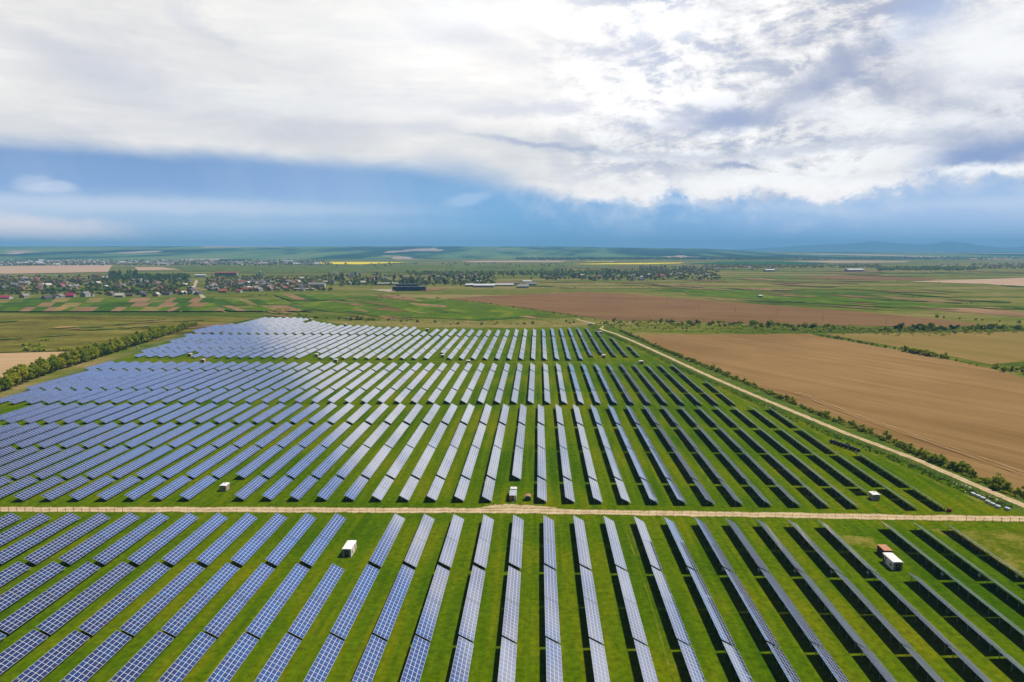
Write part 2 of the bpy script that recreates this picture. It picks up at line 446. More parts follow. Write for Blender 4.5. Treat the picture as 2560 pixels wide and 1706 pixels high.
def track(w, P):
    n1 = w.noise(P, 0.25, 5, 0.65); n2 = w.noise(P, 1.6, 3, 0.6); n3 = w.noise(P, 0.6, 5, 0.7)
    col = w.ramp(w.m('ADD', w.m('MULTIPLY', n1, 0.6), w.m('MULTIPLY', n2, 0.4)), [(0.36, (0.28, 0.195, 0.095, 1)), (0.5, (0.46, 0.335, 0.185, 1)), (0.64, (0.58, 0.45, 0.28, 1))])
    uv = w.n('ShaderNodeUVMap'); uv.uv_map = 'UVMap'
    sp = w.n('ShaderNodeSeparateXYZ'); w.link(uv.outputs[0], sp.inputs[0])
    a = w.m('ABSOLUTE', w.m('SUBTRACT', sp.outputs[0], 0.5))
    rut = w.smooth(w.m('ABSOLUTE', w.m('SUBTRACT', a, 0.22)), 0.09, 0.02)
    col = w.mix(w.m('MULTIPLY', rut, 0.45), col, (0.66, 0.53, 0.36, 1))
    mid = w.m('MULTIPLY', w.smooth(a, 0.10, 0.02), w.smooth(n3, 0.46, 0.62))
    grass = w.m('MAXIMUM', w.m('MULTIPLY', mid, 0.7), w.smooth(w.m('ADD', a, w.m('MULTIPLY', w.m('SUBTRACT', n3, 0.5), 0.55)), 0.37, 0.46))
    return w.mix(grass, col, w.mix(n1, (0.07, 0.10, 0.006, 1), (0.17, 0.15, 0.03, 1)))

ground_mat('lawn_grass', lawn)
ground_mat('plain', meadow([(0.40, (0.055, 0.085, 0.010, 1)), (0.46, (0.098, 0.122, 0.013, 1)), (0.52, (0.150, 0.148, 0.028, 1)), (0.59, (0.240, 0.180, 0.070, 1))], 0.0026, (0.45, 2.6, 1), 0.12))
ground_mat('scrub', meadow([(0.32, (0.050, 0.085, 0.014, 1)), (0.5, (0.090, 0.130, 0.020, 1)), (0.68, (0.150, 0.165, 0.045, 1))], 0.012))
ground_mat('marsh', meadow([(0.36, (0.072, 0.052, 0.018, 1)), (0.45, (0.110, 0.100, 0.016, 1)), (0.55, (0.165, 0.145, 0.026, 1)), (0.66, (0.255, 0.205, 0.065, 1))], 0.009, (1.0, 2.8, 1), -0.5))
ground_mat('verge', meadow([(0.32, (0.040, 0.080, 0.010, 1)), (0.5, (0.075, 0.115, 0.012, 1)), (0.68, (0.150, 0.145, 0.030, 1))], 0.05))
ground_mat('brown_soil', plough((0.170, 0.098, 0.034, 1), (0.305, 0.185, 0.076, 1), -29.0))
ground_mat('dark_soil', plough((0.138, 0.078, 0.032, 1), (0.225, 0.130, 0.058, 1), -70.0, 0.2))
ground_mat('olive_soil', plough((0.170, 0.130, 0.030, 1), (0.265, 0.175, 0.062, 1), -29.0))
ground_mat('tan_soil', plough((0.36, 0.235, 0.115, 1), (0.46, 0.31, 0.17, 1), 80.0))
ground_mat('pale_soil', plough((0.38, 0.25, 0.16, 1), (0.47, 0.33, 0.22, 1), 80.0, 0.05))
ground_mat('garden_soil', plough((0.17, 0.10, 0.052, 1), (0.30, 0.185, 0.095, 1), 10.0, 0.1))
ground_mat('green_crop', flat_crop((0.048, 0.100, 0.010)))
ground_mat('bright_crop', flat_crop((0.082, 0.132, 0.010)))
ground_mat('dull_crop', flat_crop((0.095, 0.125, 0.022)))
ground_mat('deep_crop', flat_crop((0.026, 0.095, 0.024)))
ground_mat('straw_crop', flat_crop((0.20, 0.165, 0.052)))
ground_mat('rapeseed', flat_crop((0.72, 0.56, 0.015), 0.08, (0.74, 0.58, 0.02)))
ground_mat('dirt', track)
ground_mat('pale_gravel', flat_crop((0.42, 0.34, 0.23), 0.25, (0.30, 0.26, 0.12)))

def hill_mat(w, P):
    a = w.noise(w.mapping(P, (1, 0.30, 0)), 0.00050, 6, 0.62, 0.9)
    b_ = w.noise(w.mapping(P, (1, 0.22, 0)), 0.0017, 5, 0.6, 0.4)
    c_ = w.noise(w.mapping(P, (1, 0.45, 0), (0, 0, 0.25), (900, 0, 0)), 0.00085, 3, 0.5, 0.3)
    col = w.ramp(w.m('ADD', w.m('MULTIPLY', a, 0.65), w.m('MULTIPLY', b_, 0.35)), [(0.43, (0.010, 0.030, 0.014, 1)), (0.475, (0.022, 0.058, 0.022, 1)), (0.51, (0.085, 0.150, 0.040, 1)), (0.58, (0.145, 0.195, 0.060, 1))])
    return w.mix(w.smooth(c_, 0.60, 0.62), col, (0.40, 0.29, 0.21, 1))
ground_mat('hill_cover', hill_mat)
ground_mat('mountain_cover', flat_crop((0.030, 0.055, 0.040), 0.15, (0.04, 0.06, 0.045)))

def foliage(name, c0, c1, c2):
    m = bpy.data.materials.new(name); m.use_nodes = True
    w = NT(m.node_tree)
    out = w.n('ShaderNodeOutputMaterial'); b = w.n('ShaderNodeBsdfPrincipled')
    tr = w.n('ShaderNodeBsdfTranslucent'); mx = w.n('ShaderNodeMixShader')
    g = w.n('ShaderNodeNewGeometry'); info = w.n('ShaderNodeObjectInfo')
    nz = w.noise(g.outputs['Position'], 0.45, 4, 0.65)
    isl = g.outputs['Random Per Island']
    f = w.m('ADD', w.m('ADD', w.m('MULTIPLY', w.m('SUBTRACT', nz, 0.5), 1.3), w.m('MULTIPLY', info.outputs['Random'], 0.65)), w.m('MULTIPLY', isl, 0.25))
    col = w.ramp(f, [(0.12, c0), (0.45, c1), (0.85, c2)])
    w.link(col, b.inputs['Base Color']); w.link(col, tr.inputs['Color'])
    b.inputs['Roughness'].default_value = 0.6; b.inputs['Specular IOR Level'].default_value = 0.2
    mx.inputs[0].default_value = 0.42
    w.link(b.outputs[0], mx.inputs[1]); w.link(tr.outputs[0], mx.inputs[2]); w.link(mx.outputs[0], out.inputs[0])
    MATS[name] = m
    return m
foliage('belt_leaves', (0.185, 0.250, 0.008, 1), (0.340, 0.385, 0.014, 1), (0.500, 0.465, 0.024, 1))
foliage('bush_leaves', (0.165, 0.230, 0.012, 1), (0.315, 0.375, 0.022, 1), (0.480, 0.460, 0.034, 1))
foliage('dark_leaves', (0.065, 0.112, 0.012, 1), (0.120, 0.180, 0.020, 1), (0.210, 0.245, 0.032, 1))
foliage('village_leaves', (0.075, 0.100, 0.014, 1), (0.145, 0.155, 0.024, 1), (0.240, 0.205, 0.060, 1))
mat('bark', (0.10, 0.075, 0.05), 0.9)
mat('galvanised_steel', (0.28, 0.30, 0.30), 0.55, 0.5, 0.4)
mat('aluminium', (0.62, 0.63, 0.64), 0.4, 0.5, 0.3)
mat('back_sheet', (0.10, 0.105, 0.11), 0.7)  # white sheet coloured dark: the shade under the tables is in the colour
mat('box_paint', (0.36, 0.39, 0.39), 0.5)
mat('post_steel', (0.09, 0.10, 0.09), 0.7)

def module_material():
    m = bpy.data.materials.new('photovoltaic_glass'); m.use_nodes = True
    w = NT(m.node_tree)
    out = w.n('ShaderNodeOutputMaterial'); b = w.n('ShaderNodeBsdfPrincipled')
    w.link(b.outputs[0], out.inputs[0])
    uv = w.n('ShaderNodeUVMap'); uv.uv_map = 'UVMap'
    sep = w.n('ShaderNodeSeparateXYZ'); w.link(uv.outputs[0], sep.inputs[0])
    info = w.n('ShaderNodeObjectInfo')
    U, V = sep.outputs[0], sep.outputs[1]
    fu, fv = w.m('FRACT', U), w.m('FRACT', V)
    du = w.m('MINIMUM', fu, w.m('SUBTRACT', 1.0, fu))          # module is 1.02 wide and 1.65 long
    dv = w.m('MULTIPLY', w.m('MINIMUM', fv, w.m('SUBTRACT', 1.0, fv)), 1.62)
    edge = w.smooth(w.m('MINIMUM', du, dv), 0.060, 0.043)
    cell = w.xyz(w.m('FLOOR', U), w.m('FLOOR', V), w.m('MULTIPLY', info.outputs['Random'], 917.0))
    wn = w.n('ShaderNodeTexWhiteNoise', noise_dimensions='3D'); w.link(cell, wn.inputs['Vector'])
    s2 = w.n('ShaderNodeSeparateColor'); w.link(wn.outputs['Color'], s2.inputs[0])
    g = w.n('ShaderNodeNewGeometry')
    area = w.noise(g.outputs['Position'], 0.03, 3, 0.6)
    tone = w.m('ADD', w.m('MULTIPLY', s2.outputs[0], 0.55), w.m('ADD', w.m('MULTIPLY', info.outputs['Random'], 0.25), w.lin(area, 0.3, 0.7, -0.1, 0.3)))
    cc = w.ramp(tone, [(0.0, (0.034, 0.022, 0.070, 1)), (0.3, (0.020, 0.023, 0.100, 1)), (0.6, (0.016, 0.034, 0.150, 1)), (1.0, (0.014, 0.080, 0.250, 1))])
    grain = w.n('ShaderNodeTexVoronoi'); w.link(w.xyz(w.m('MULTIPLY', U, 6.0), w.m('MULTIPLY', V, 10.0), w.m('MULTIPLY', info.outputs['Random'], 91.0)), grain.inputs['Vector'])
    gs = w.n('ShaderNodeSeparateColor'); w.link(grain.outputs['Color'], gs.inputs[0])
    gv = w.lin(gs.outputs[0], 0, 1, 0.8, 1.2)
    cc = w.mix(1.0, cc, w.xyz(gv, gv, gv), 'MULTIPLY')
    w.link(w.mix(edge, cc, (0.56, 0.57, 0.62, 1)), b.inputs['Base Color'])
    w.put(b.inputs['Roughness'], w.m('ADD', w.m('MULTIPLY', edge, 0.2), 0.07))
    b.inputs['IOR'].default_value = 3.6
    w.put(b.inputs['Specular IOR Level'], w.m('SUBTRACT', 0.5, w.m('MULTIPLY', edge, 0.46)))
    w.put(b.inputs['Coat Weight'], w.m('SUBTRACT', 1.0, edge))
    b.inputs['Sheen Weight'].default_value = 0.7
    b.inputs['Sheen Roughness'].default_value = 0.35
    b.inputs['Sheen Tint'].default_value = (0.95, 1.0, 0.93, 1)
    b.inputs['Coat IOR'].default_value = 2.4
    b.inputs['Coat Roughness'].default_value = 0.05
    MATS['photovoltaic_glass'] = m
module_material()

# ------------------------------------------------------------------ the setting
def sheet(name, pts, material, z, kind='structure'):
    mb = MB()
    mb.poly([(x, y, 0) for x, y in pts], [(.35, 0)] * len(pts))
    o = mb.build(name, MATS[material])
    me = o.data
    if me.polygons[0].normal.z < 0: me.flip_normals()
    o.location.z = z
    return tag(o, kind=kind)

def pxs(name, pts, material, z): return sheet(name, [at(*p) for p in pts], material, z)

sheet('ground', [(-33000, -2000), (33000, -2000), (33000, 33000), (-33000, 33000)], 'plain', 0.0)

# road-like ribbons along a centre line, with ragged edges
def ribbon(name, pts, wid, material, z, rag=0.5, step=4.0):
    P = [Vector(p) for p in pts]
    L, R_ = [], []
    dense = []
    for a, b in zip(P, P[1:]):
        n = max(1, int((b - a).length / step))
        dense += [a.lerp(b, i / n) for i in range(n)]
    dense.append(P[-1])
    for i, p in enumerate(dense):
        d = (dense[min(i + 1, len(dense) - 1)] - dense[max(i - 1, 0)]).normalized()
        nrm = Vector((-d.y, d.x))
        L.append(p + nrm * (wid / 2 + random.uniform(-rag, rag)))
        R_.append(p - nrm * (wid / 2 + random.uniform(-rag, rag)))
    mb = MB()
    for i in range(len(L) - 1):
        mb.poly([(*R_[i], 0), (*R_[i + 1], 0), (*L[i + 1], 0), (*L[i], 0)], [(0, i), (0, i + 1), (1, i + 1), (1, i)])
    o = mb.build(name, MATS[material])
    o.location.z = z
    return tag(o, kind='structure')

def ragged(name, pts, material, z, amp=.5, n=7):
    out = []
    P = [Vector(p) for p in pts]
    for a, b in zip(P, P[1:] + P[:1]):
        out += [a.lerp(b, i / n) + Vector((random.uniform(-amp, amp), random.uniform(-amp, amp))) for i in range(n)]
    return sheet(name, [tuple(p) for p in out], material, z)
FENCE_R = [(176, 262), (170.5, 288), (164.5, 326), (153, 369), (135.5, 459.7), (119.5, 549), (108.5, 631), (94, 725), (79.5, 808), (68, 850), (62, 880)]
FENCE_L = [(-300, 380), (-345.8, 437.9), (-357.5, 508.6), (-365, 562.7), (-372, 617.2), (-385, 700), (-402, 799.5), (-413, 868), (-400, 935.8), (-393, 1000)]
TRACK_R = [(196, 175), (187, 235), (182.0, 264.5), (178.2, 287.7), (172.2, 326.3), (161, 369.1), (143.5, 459.7), (127.9, 549.3), (116.5, 631.2), (102.5, 725.6), (88.5, 808.3), (77.5, 850), (75.5, 868), (80, 890), (74, 915), (52, 985)]
lawn_pts = [(-330, 60), (190, 60), (182, 235), (176, 264), (172, 288), (166, 326), (155, 369), (138, 459.7), (122, 549), (111, 631), (97, 725), (82, 808), (70, 850), (62, 880), (40, 885)] + \
           [(-70, 862), (-140, 866), (-215, 890), (-260, 912), (-300, 960), (-345, 1000)] + FENCE_L[::-1]
sheet('lawn', lawn_pts, 'lawn_grass', 0.03)
sheet('verge_grass', [(178, 235), (172, 288), (166, 326), (155, 369), (138, 459.7), (122, 549), (111, 631), (97, 725), (82, 808), (70, 850), (60, 905), (95, 905), (98, 830), (108, 760), (126, 631), (142, 549), (158, 459), (174, 369), (184, 326), (190, 288), (196, 235)], 'verge', 0.05)
ribbon('dirt_road', [at(-260, 1271), at(0, 1273), at(640, 1274), at(1000, 1276), at(1280, 1277.5), at(1640, 1284), at(2000, 1290), at(2300, 1296), at(2560, 1299.5), at(2800, 1304)], 6.0, 'dirt', 0.07, 0.45)
for dx in (0, 3.2):
    ribbon('wheel_track', [(at(1985, 985)[0] + dx, at(1985, 985)[1]), (at(2119, 1038)[0] + dx, at(2119, 1038)[1]), (at(2340, 1116)[0] + dx, at(2340, 1116)[1]), (at(2560, 1193)[0] + dx, at(2560, 1193)[1])], .55, 'tan_soil', 0.9, 0.2)
ragged('dirt_path', [(-26, 251.8), (26, 251.0), (17, 253.6), (8, 255.6), (3, 257.4), (-5, 258.8), (-12, 259.6), (-17, 258.4), (-22, 255.8), (-30, 253.6)], 'dirt', 0.055)
ribbon('side_track', TRACK_R, 4.5, 'dirt', 0.08, 0.35)
def patchy(w, P):
    n1 = w.noise(P, 0.09, 5, 0.7, 0.5); n2 = w.noise(P, 0.7, 4, 0.7)
    return w.ramp(w.m('ADD', w.m('MULTIPLY', n1, .6), w.m('MULTIPLY', n2, .4)), [(0.40, (0.060, 0.098, 0.002, 1)), (0.5, (0.105, 0.125, 0.006, 1)), (0.60, (0.22, 0.19, 0.04, 1))])
ground_mat('patchy_grass', patchy)
ragged('dry_grass', [at(2330, 1326), at(2450, 1325), at(2700, 1330), at(2800, 1420), at(2600, 1470), at(2520, 1425), at(2440, 1375)], 'patchy_grass', 0.04, 1.2)
ribbon('worn_strip', [(p[0] - 6.2, p[1]) for p in FENCE_R[:10]], 1.6, 'patchy_grass', 0.056, .6)
ragged('dry_grass', [at(1975, 1330), at(2180, 1345), at(2195, 1375), at(2060, 1352)], 'patchy_grass', 0.042, .8)
for x, y0, y1 in ((-22.5, 262, 432), (30, 128, 240), (-92, 290, 425), (-153, 130, 200), (71, 290, 420)):
    for dx in (0, 1.7):
        ribbon('tyre_track', [(x + dx, y0), (x + dx + .8, (y0 + y1) / 2), (x + dx + .2, y1)], .45, 'patchy_grass', 0.045 + dx * .002, .12)
ribbon('grass_path', [(-330, 600.5), (-100, 602), (60, 602.5), (100, 606)], 1.6, 'straw_crop', 0.045, 0.7)
ribbon('village_road', [at(545, 775), at(520, 757), at(505, 740), at(488, 722), at(487, 714), at(492, 700)], 8, 'pale_gravel', 0.35, 1.5, 30)

Z = 0.12
FIELDS = [
    # ploughed land beyond the side track
    ('brown_soil', [(1578, 838), (2027, 836), (2046, 842), (2112, 853), (2260, 881), (2366, 900), (2478, 924), (2560, 948), (2900, 1040), (3100, 1240), (2700, 1275), (2560, 1238), (2430, 1192), (2340, 1160), (2150, 1075), (2000, 1015), (1880, 965), (1760, 912), (1650, 868)]),
    ('olive_soil', [(2060, 837), (2300, 833), (2560, 831), (2900, 828), (2900, 920), (2560, 905), (2478, 914), (2366, 890), (2260, 872)]),
    ('dark_soil', [(1114, 746.5), (1202, 741.5), (1320, 736), (1462, 731), (1577, 736), (1660, 743.4), (1820, 756), (1966, 767), (2138, 780), (2310, 797), (2475, 814), (2348, 820), (1993, 814), (1660, 804), (1519, 801), (1405, 784), (1194, 755)]),
    ('pale_soil', [(2268, 706), (2427, 701), (2560, 697), (2800, 693), (2800, 735), (2560, 718.5), (2457, 712)]),
    ('dark_soil', [(1970, 697), (2080, 691), (2198, 693), (2341, 698), (2321, 703), (2141, 701)]),
    ('straw_crop', [(2243, 679), (2386, 680), (2345, 684), (2250, 683)]),
    ('garden_soil', [(2195, 741), (2322, 751), (2420, 757), (2350, 758), (2240, 749)]),
    ('garden_soil', [(2262, 762), (2440, 773), (2560, 783), (2560, 795), (2380, 781), (2230, 765)]),
    ('straw_crop', [(1600, 709), (1720, 711), (1830, 716), (1700, 713)]), ('garden_soil', [(1840, 698), (1900, 697), (1960, 703), (1880, 703)]),
    ('bright_crop', [(1700, 724), (1900, 728), (2150, 745), (2420, 772), (2250, 772), (1950, 755), (1720, 738)]),
    ('green_crop', [(1620, 727), (1830, 723), (2100, 733), (2200, 741), (1950, 738), (1750, 733)]),
    ('garden_soil', [(1700, 741), (1760, 747), (1880, 755), (1800, 752)]), ('garden_soil', [(1880, 722), (1990, 725), (1960, 729), (1860, 726)]),
    # west: tan fields
    ('tan_soil', [(-500, 890), (0, 883), (206, 878), (185, 884), (130, 905), (60, 925), (0, 948), (-300, 1020), (-500, 1030)]),
    ('pale_soil', [(-400, 668), (0, 665), (281, 662), (270, 680), (60, 684), (-400, 688)]),
    ('pale_soil', [(338, 668), (400, 667.5), (450, 674), (380, 676), (340, 676)]),
    ('marsh', [(-500, 790), (0, 788), (300, 790), (560, 792), (640, 797), (560, 812), (420, 846), (300, 866), (210, 876), (0, 881), (-500, 888)]),
    ('bright_crop', [(366, 817), (450, 803), (540, 800), (570, 806), (500, 818), (420, 826)]),
    # green and brown strips towards the dark works building
    ('bright_crop', [(700, 742), (860, 738), (1020, 742), (1190, 758), (1390, 786), (1180, 800), (960, 792), (780, 775)]),
    ('green_crop', [(900, 760), (1090, 768), (1320, 795), (1200, 803), (1010, 790)]),
    ('garden_soil', [(948, 741), (1000, 738), (1042, 747), (1000, 749)]), ('garden_soil', [(850, 745), (905, 753), (882, 752)]),
    ('garden_soil', [(838, 763), (870, 755), (905, 762), (925, 769), (880, 769)]), ('garden_soil', [(1070, 775), (1140, 784), (1150, 791), (1085, 781)]),
    ('garden_soil', [(1130, 762), (1180, 758), (1250, 772), (1210, 775)]), ('straw_crop', [(1115, 776), (1160, 778), (1180, 786), (1130, 781)]),
    ('garden_soil', [(935, 787), (975, 791), (992, 802), (960, 797)]), ('garden_soil', [(1270, 784), (1330, 792), (1350, 800), (1280, 790)]),
    ('garden_soil', [(1020, 758), (1110, 764), (1120, 770), (1040, 764)]),
    # rape and other crops far out
    ('rapeseed', [(784, 657.3), (800, 655.6), (900, 655.4), (1021, 656.2), (961, 659.2), (898, 661.5), (800, 660.8)]),
    ('rapeseed', [(1425, 661.4), (1520, 659.6), (1620, 658.8), (1712, 657.6), (1700, 659.8), (1620, 662.0), (1480, 662.2)]),
    ('rapeseed', [(1462, 654.8), (1538, 654.9), (1530, 655.7), (1470, 655.6)]),
    ('deep_crop', [(1712, 662), (1800, 656), (1950, 655), (2080, 658), (2060, 661), (1900, 664)]),
    ('dull_crop', [(1780, 645), (1950, 643.5), (2080, 645), (2060, 652), (1860, 652)]),
    ('pale_soil', [(1960, 655), (2080, 654), (2280, 656), (2260, 658.5), (2080, 659)]),
    ('pale_soil', [(1150, 653.5), (1300, 652.6), (1420, 653.5), (1400, 657), (1180, 657)]), ('pale_soil', [(2400, 648), (2560, 646), (2560, 650), (2430, 651)]),
    ('dull_crop', [(440, 666), (800, 664), (1200, 664), (1420, 665), (1380, 678), (1000, 682), (700, 684), (460, 678)]),
    ('straw_crop', [(760, 673), (830, 671.5), (1000, 673), (900, 676), (800, 676)]),
    ('pale_gravel', [(925, 725), (980, 724), (990, 729), (975, 731)]), ('garden_soil', [(1062, 722), (1100, 719), (1118, 722), (1085, 727), (1050, 729)]),
]
for mt, pts in FIELDS:
    d = math.hypot(*at(*pts[0]))
    pxs('field', pts, mt, Z + min(2.5, max(0, d - 800) / 3000)); Z += 0.012

# garden plots in front of the village
def plots(x0, x1, ya, yb, lean, wmin, wmax):
    wmin, wmax = wmin * .6, wmax * .7
    global Z
    x = x0
    while x < x1:
        wd = random.uniform(wmin, wmax)
        mt = random.choice(['green_crop', 'green_crop', 'bright_crop', 'garden_soil', 'straw_crop', 'dull_crop', 'bright_crop', 'green_crop', 'garden_soil'])
        d = math.hypot(*at(x, yb))
        pxs('garden_field', [(x, yb), (x + wd, yb), (x + wd + lean, ya), (x + lean, ya)], mt, Z + d / 3000)
        Z += 0.004
        x += wd
def inside(x, y, poly):
    c_ = False
    for (x0, y0), (x1, y1) in zip(poly, poly[1:] + poly[:1]):
        if (y0 > y) != (y1 > y) and x < (x1 - x0) * (y - y0) / (y1 - y0) + x0: c_ = not c_
    return c_
def strips(x0, x1, y0, y1, n, slope, lens=(30, 110), thick=(1.2, 3.4)):
    """narrow tilled or mown parcels in the meadows"""
    global Z
    for i in range(n):
        px, py = random.uniform(x0, x1), random.uniform(y0, y1)
        L, t = random.uniform(*lens), random.uniform(*thick)
        sl = slope * random.uniform(.7, 1.3)
        if any(inside(px + f_ * L / 2, py + sl * f_ * L / 2, FIELDS[q_][1]) for f_ in (-1, 0, 1) for q_ in (2, 3, 4)): continue
        mt = random.choice(['garden_soil', 'dark_soil', 'straw_crop', 'dull_crop', 'bright_crop', 'green_crop', 'garden_soil'])
        pxs('meadow_strip', [(px - L / 2, py - sl * L / 2), (px, py - t * .5), (px + L / 2, py + sl * L / 2), (px + L / 2 - 6, py + sl * L / 2 + t * .6), (px - 4, py + t * .6)], mt, Z + math.hypot(*at(px, py)) / 3000)
        Z += 0.004
strips(640, 1150, 738, 796, 34, .11)
strips(1640, 2560, 712, 776, 38, .05, (60, 200), (1.0, 3.0))
strips(1300, 2100, 700, 728, 18, .02, (50, 150), (.8, 1.8))
strips(820, 2000, 666, 682, 20, .0, (60, 200), (.5, 1.2))
strips(2100, 2560, 676, 712, 14, .02, (60, 180), (.8, 1.8))
strips(0, 560, 796, 868, 22, -.06, (40, 130), (1.5, 4.0))
plots(-30, 500, 746, 757.5, 14, 22, 70)
plots(-60, 515, 758, 768.5, 16, 24, 62)
plots(-90, 540, 769, 780, 20, 26, 70)
plots(-40, 480, 719.5, 726, 6, 26, 60)
plots(545, 730, 750, 765, -28, 26, 52)
plots(575, 760, 766, 780, -40, 30, 56)
plots(720, 860, 738, 752, -36, 24, 50)

# hills and mountains beyond the plain: one terrain mesh each, on compass angle and distance
def fbm2(x, y, seed, octs=4):
    v = 0.0; a = 1.0; tot = 0.0
    for o_ in range(octs):
        s = seed * 12.7 + o_ * 3.1
        v += a * (math.sin(x * 1.0 + s) * math.cos(y * 1.3 - s * 1.7) + 0.5 * math.sin(x * 0.63 + y * 0.9 + 2.1 * s))
        tot += 1.5 * a; a *= 0.5; x *= 2.03; y *= 2.11
    return v / tot

def sm(v, a, b):
    t = min(1, max(0, (v - a) / (b - a)))
    return t * t * (3 - 2 * t)

def terrain(name, a0, a1, na, rs, hfun, material, z0):
    vs, fs = [], []
    for i in range(na + 1):
        a = R(a0 + (a1 - a0) * i / na)
        for r in rs:
            vs.append((r * math.sin(a), r * math.cos(a), hfun(math.degrees(a), r) + z0))
    m = len(rs)
    for i in range(na):
        for j in range(m - 1):
            fs.append((i * m + j, i * m + j + 1, (i + 1) * m + j + 1, (i + 1) * m + j))
    me = bpy.data.meshes.new(name); me.from_pydata(vs, [], fs); me.materials.append(MATS[material])
    me.polygons.foreach_set('use_smooth', [True] * len(fs)); me.update()
    if me.polygons[0].normal.z < 0: me.flip_normals()
    o = bpy.data.objects.new(name, me); C.objects.link(o)
    return tag(o, kind='structure')

def hill_h(a, r):
    top = 152 - 42 * sm(a, -1, 12) - 66 * sm(a, 12, 18) - 14 * sm(a, 18, 30)
    t = sm(r, 6900 + 500 * fbm2(a * .35, 1, 2), 13500)
    return top * (t ** 1.0) + t * (1 - sm(a, 10, 20) * .8) * (13 * fbm2(a * .55, r * .0011, 3) + 5 * fbm2(a * 1.7, r * .002, 5)) - 1.5
terrain('hills', -48, 46, 300, [6400 + 170 * i for i in range(46)] + [14300 + 500 * i for i in range(8)], hill_h, 'hill_cover', 0)
def mount_h(a, r):
    prof = 330 * math.exp(-((a - 24.0) / 3.6) ** 2) + 250 * math.exp(-((a - 29.5) / 2.6) ** 2) + 150 * math.exp(-((a - 18.0) / 3.5) ** 2) + 300 * math.exp(-((a - 36) / 3.2) ** 2)
    return 1.12 * prof * math.exp(-((r - 30500) / 1500) ** 2) * (1 + .25 * fbm2(a * 1.3, r * .0006, 4)) - 8
terrain('mountains', 9, 46, 150, [26000 + 350 * i for i in range(20)], mount_h, 'mountain_cover', 0)

# ------------------------------------------------------------------ solar tables
W_, DH, ZL = 3.617, 1.93, 0.80
SL = math.hypot(W_, DH)
TILT = math.atan2(DH, W_)
LEG_STEP = 4.3
MESH = {}

def slab_mesh(n, ln):
    """a half of a table: n modules long, four deep; lies on the slope, high edge at x=0"""
    key = ('slab', n, round(ln, 1))
    if key in MESH: return MESH[key]
    mb = MB()
    top = lambda u, y, k=0.0: (u * W_, y, ZL + DH * (1 - u) + k)
    nx, nz = math.sin(TILT), math.cos(TILT)
    def P(u, y, d): x, yy, z = top(u, y); return (x + nx * d, yy, z + nz * d)
    t = 0.045
    mb.poly([P(0, 0, 0), P(1, 0, 0), P(1, ln, 0), P(0, ln, 0)], [(0, 0), (4, 0), (4, n), (0, n)], 0)
    mb.poly([P(0, ln, -t), P(1, ln, -t), P(1, 0, -t), P(0, 0, -t)], None, 1)
    for a, b in (((0, 0), (1, 0)), ((1, 0), (1, 1)), ((1, 1), (0, 1)), ((0, 1), (0, 0))):
        mb.poly([P(a[0], a[1] * ln, -t), P(b[0], b[1] * ln, -t), P(b[0], b[1] * ln, 0), P(a[0], a[1] * ln, 0)], None, 2)
    MESH[key] = mb.mesh('module_array', [MATS['photovoltaic_glass'], MATS['back_sheet'], MATS['aluminium']])
    return MESH[key]

def leg_into(mb, y):
    mb.box(0.55, 0.67, y - .06, y + .06, -0.3, ZL + DH * (1 - .61 / W_) - .16)
    mb.box(2.75, 2.87, y - .06, y + .06, -0.3, ZL + DH * (1 - 2.81 / W_) - .16)
    mb.beam((0.2, y, ZL + DH * (1 - .2 / W_) - .17), (3.45, y, ZL + DH * (1 - 3.45 / W_) - .17), .07, .1)
    mb.beam((0.62, y, 0.55), (1.9, y, ZL + DH * (1 - 1.9 / W_) - .2), .05, .05)

def purlins_into(mb, ln):
    for u in (.12, .38, .62, .88):
        x, z = u * W_, ZL + DH * (1 - u) - .095
        mb.beam((x, .03, z), (x, ln - .03, z), .05, .08)

def table_meshes(ln):
    key = ('t', round(ln, 1))
    if key not in MESH:
        n = max(2, round((ln - .2) / 1.655)); n1 = n // 2
        seam = .22; per = (ln - seam) / n
        leg = MB(); leg_into(leg, 0)
        fr = MB(); purlins_into(fr, ln)
        k = max(2, round((ln - 2.4) / LEG_STEP) + 1)
        ys = [1.2 + (ln - 2.4) * i / (k - 1) for i in range(k)]
        full = MB(); purlins_into(full, ln)
        for y in ys: leg_into(full, y)
        if 'leg' not in MESH: MESH['leg'] = leg.mesh('leg', MATS['galvanised_steel'])
        MESH[key] = dict(a=slab_mesh(n1, n1 * per), b=slab_mesh(n - n1, (n - n1) * per), yb=n1 * per + seam, ys=ys,
                         fr=fr.mesh('purlin_frame', MATS['galvanised_steel']), full=full.mesh('support_frame', MATS['galvanised_steel']))
    return MESH[key]

bxm = MB(); bxm.box(0, .35, -.4, .4, 0.95, 1.65); bxm.box(-.04, .39, -.44, .44, 1.65, 1.7)
INV_MESH = bxm.mesh('inverter_box', MATS['box_paint'])

TABLES = []   # (x, y near, y far, block, section name, k, landmark key)
def bow(x, c): return -c * x * x
# block A, nearest; rows k = -19..13
xA = lambda k: 1.95 + 10.52 * k
for k in range(-22, 14):
    x = xA(k)
    if k not in (-6, 10): TABLES.append((x, 203.1 + bow(x, 9e-5), 241.9 + bow(x, 1.25e-4), 'A', 1, k))
    if k <= 13: TABLES.append((x, 162.9 + bow(x, 3e-5) - .3, 201.8 + bow(x, 9e-5) - (.9 if x < 0 else 0), 'A', 2, k))
    TABLES.append((x, 123.0, 161.7 + bow(x, 3e-5), 'A', 3, k))
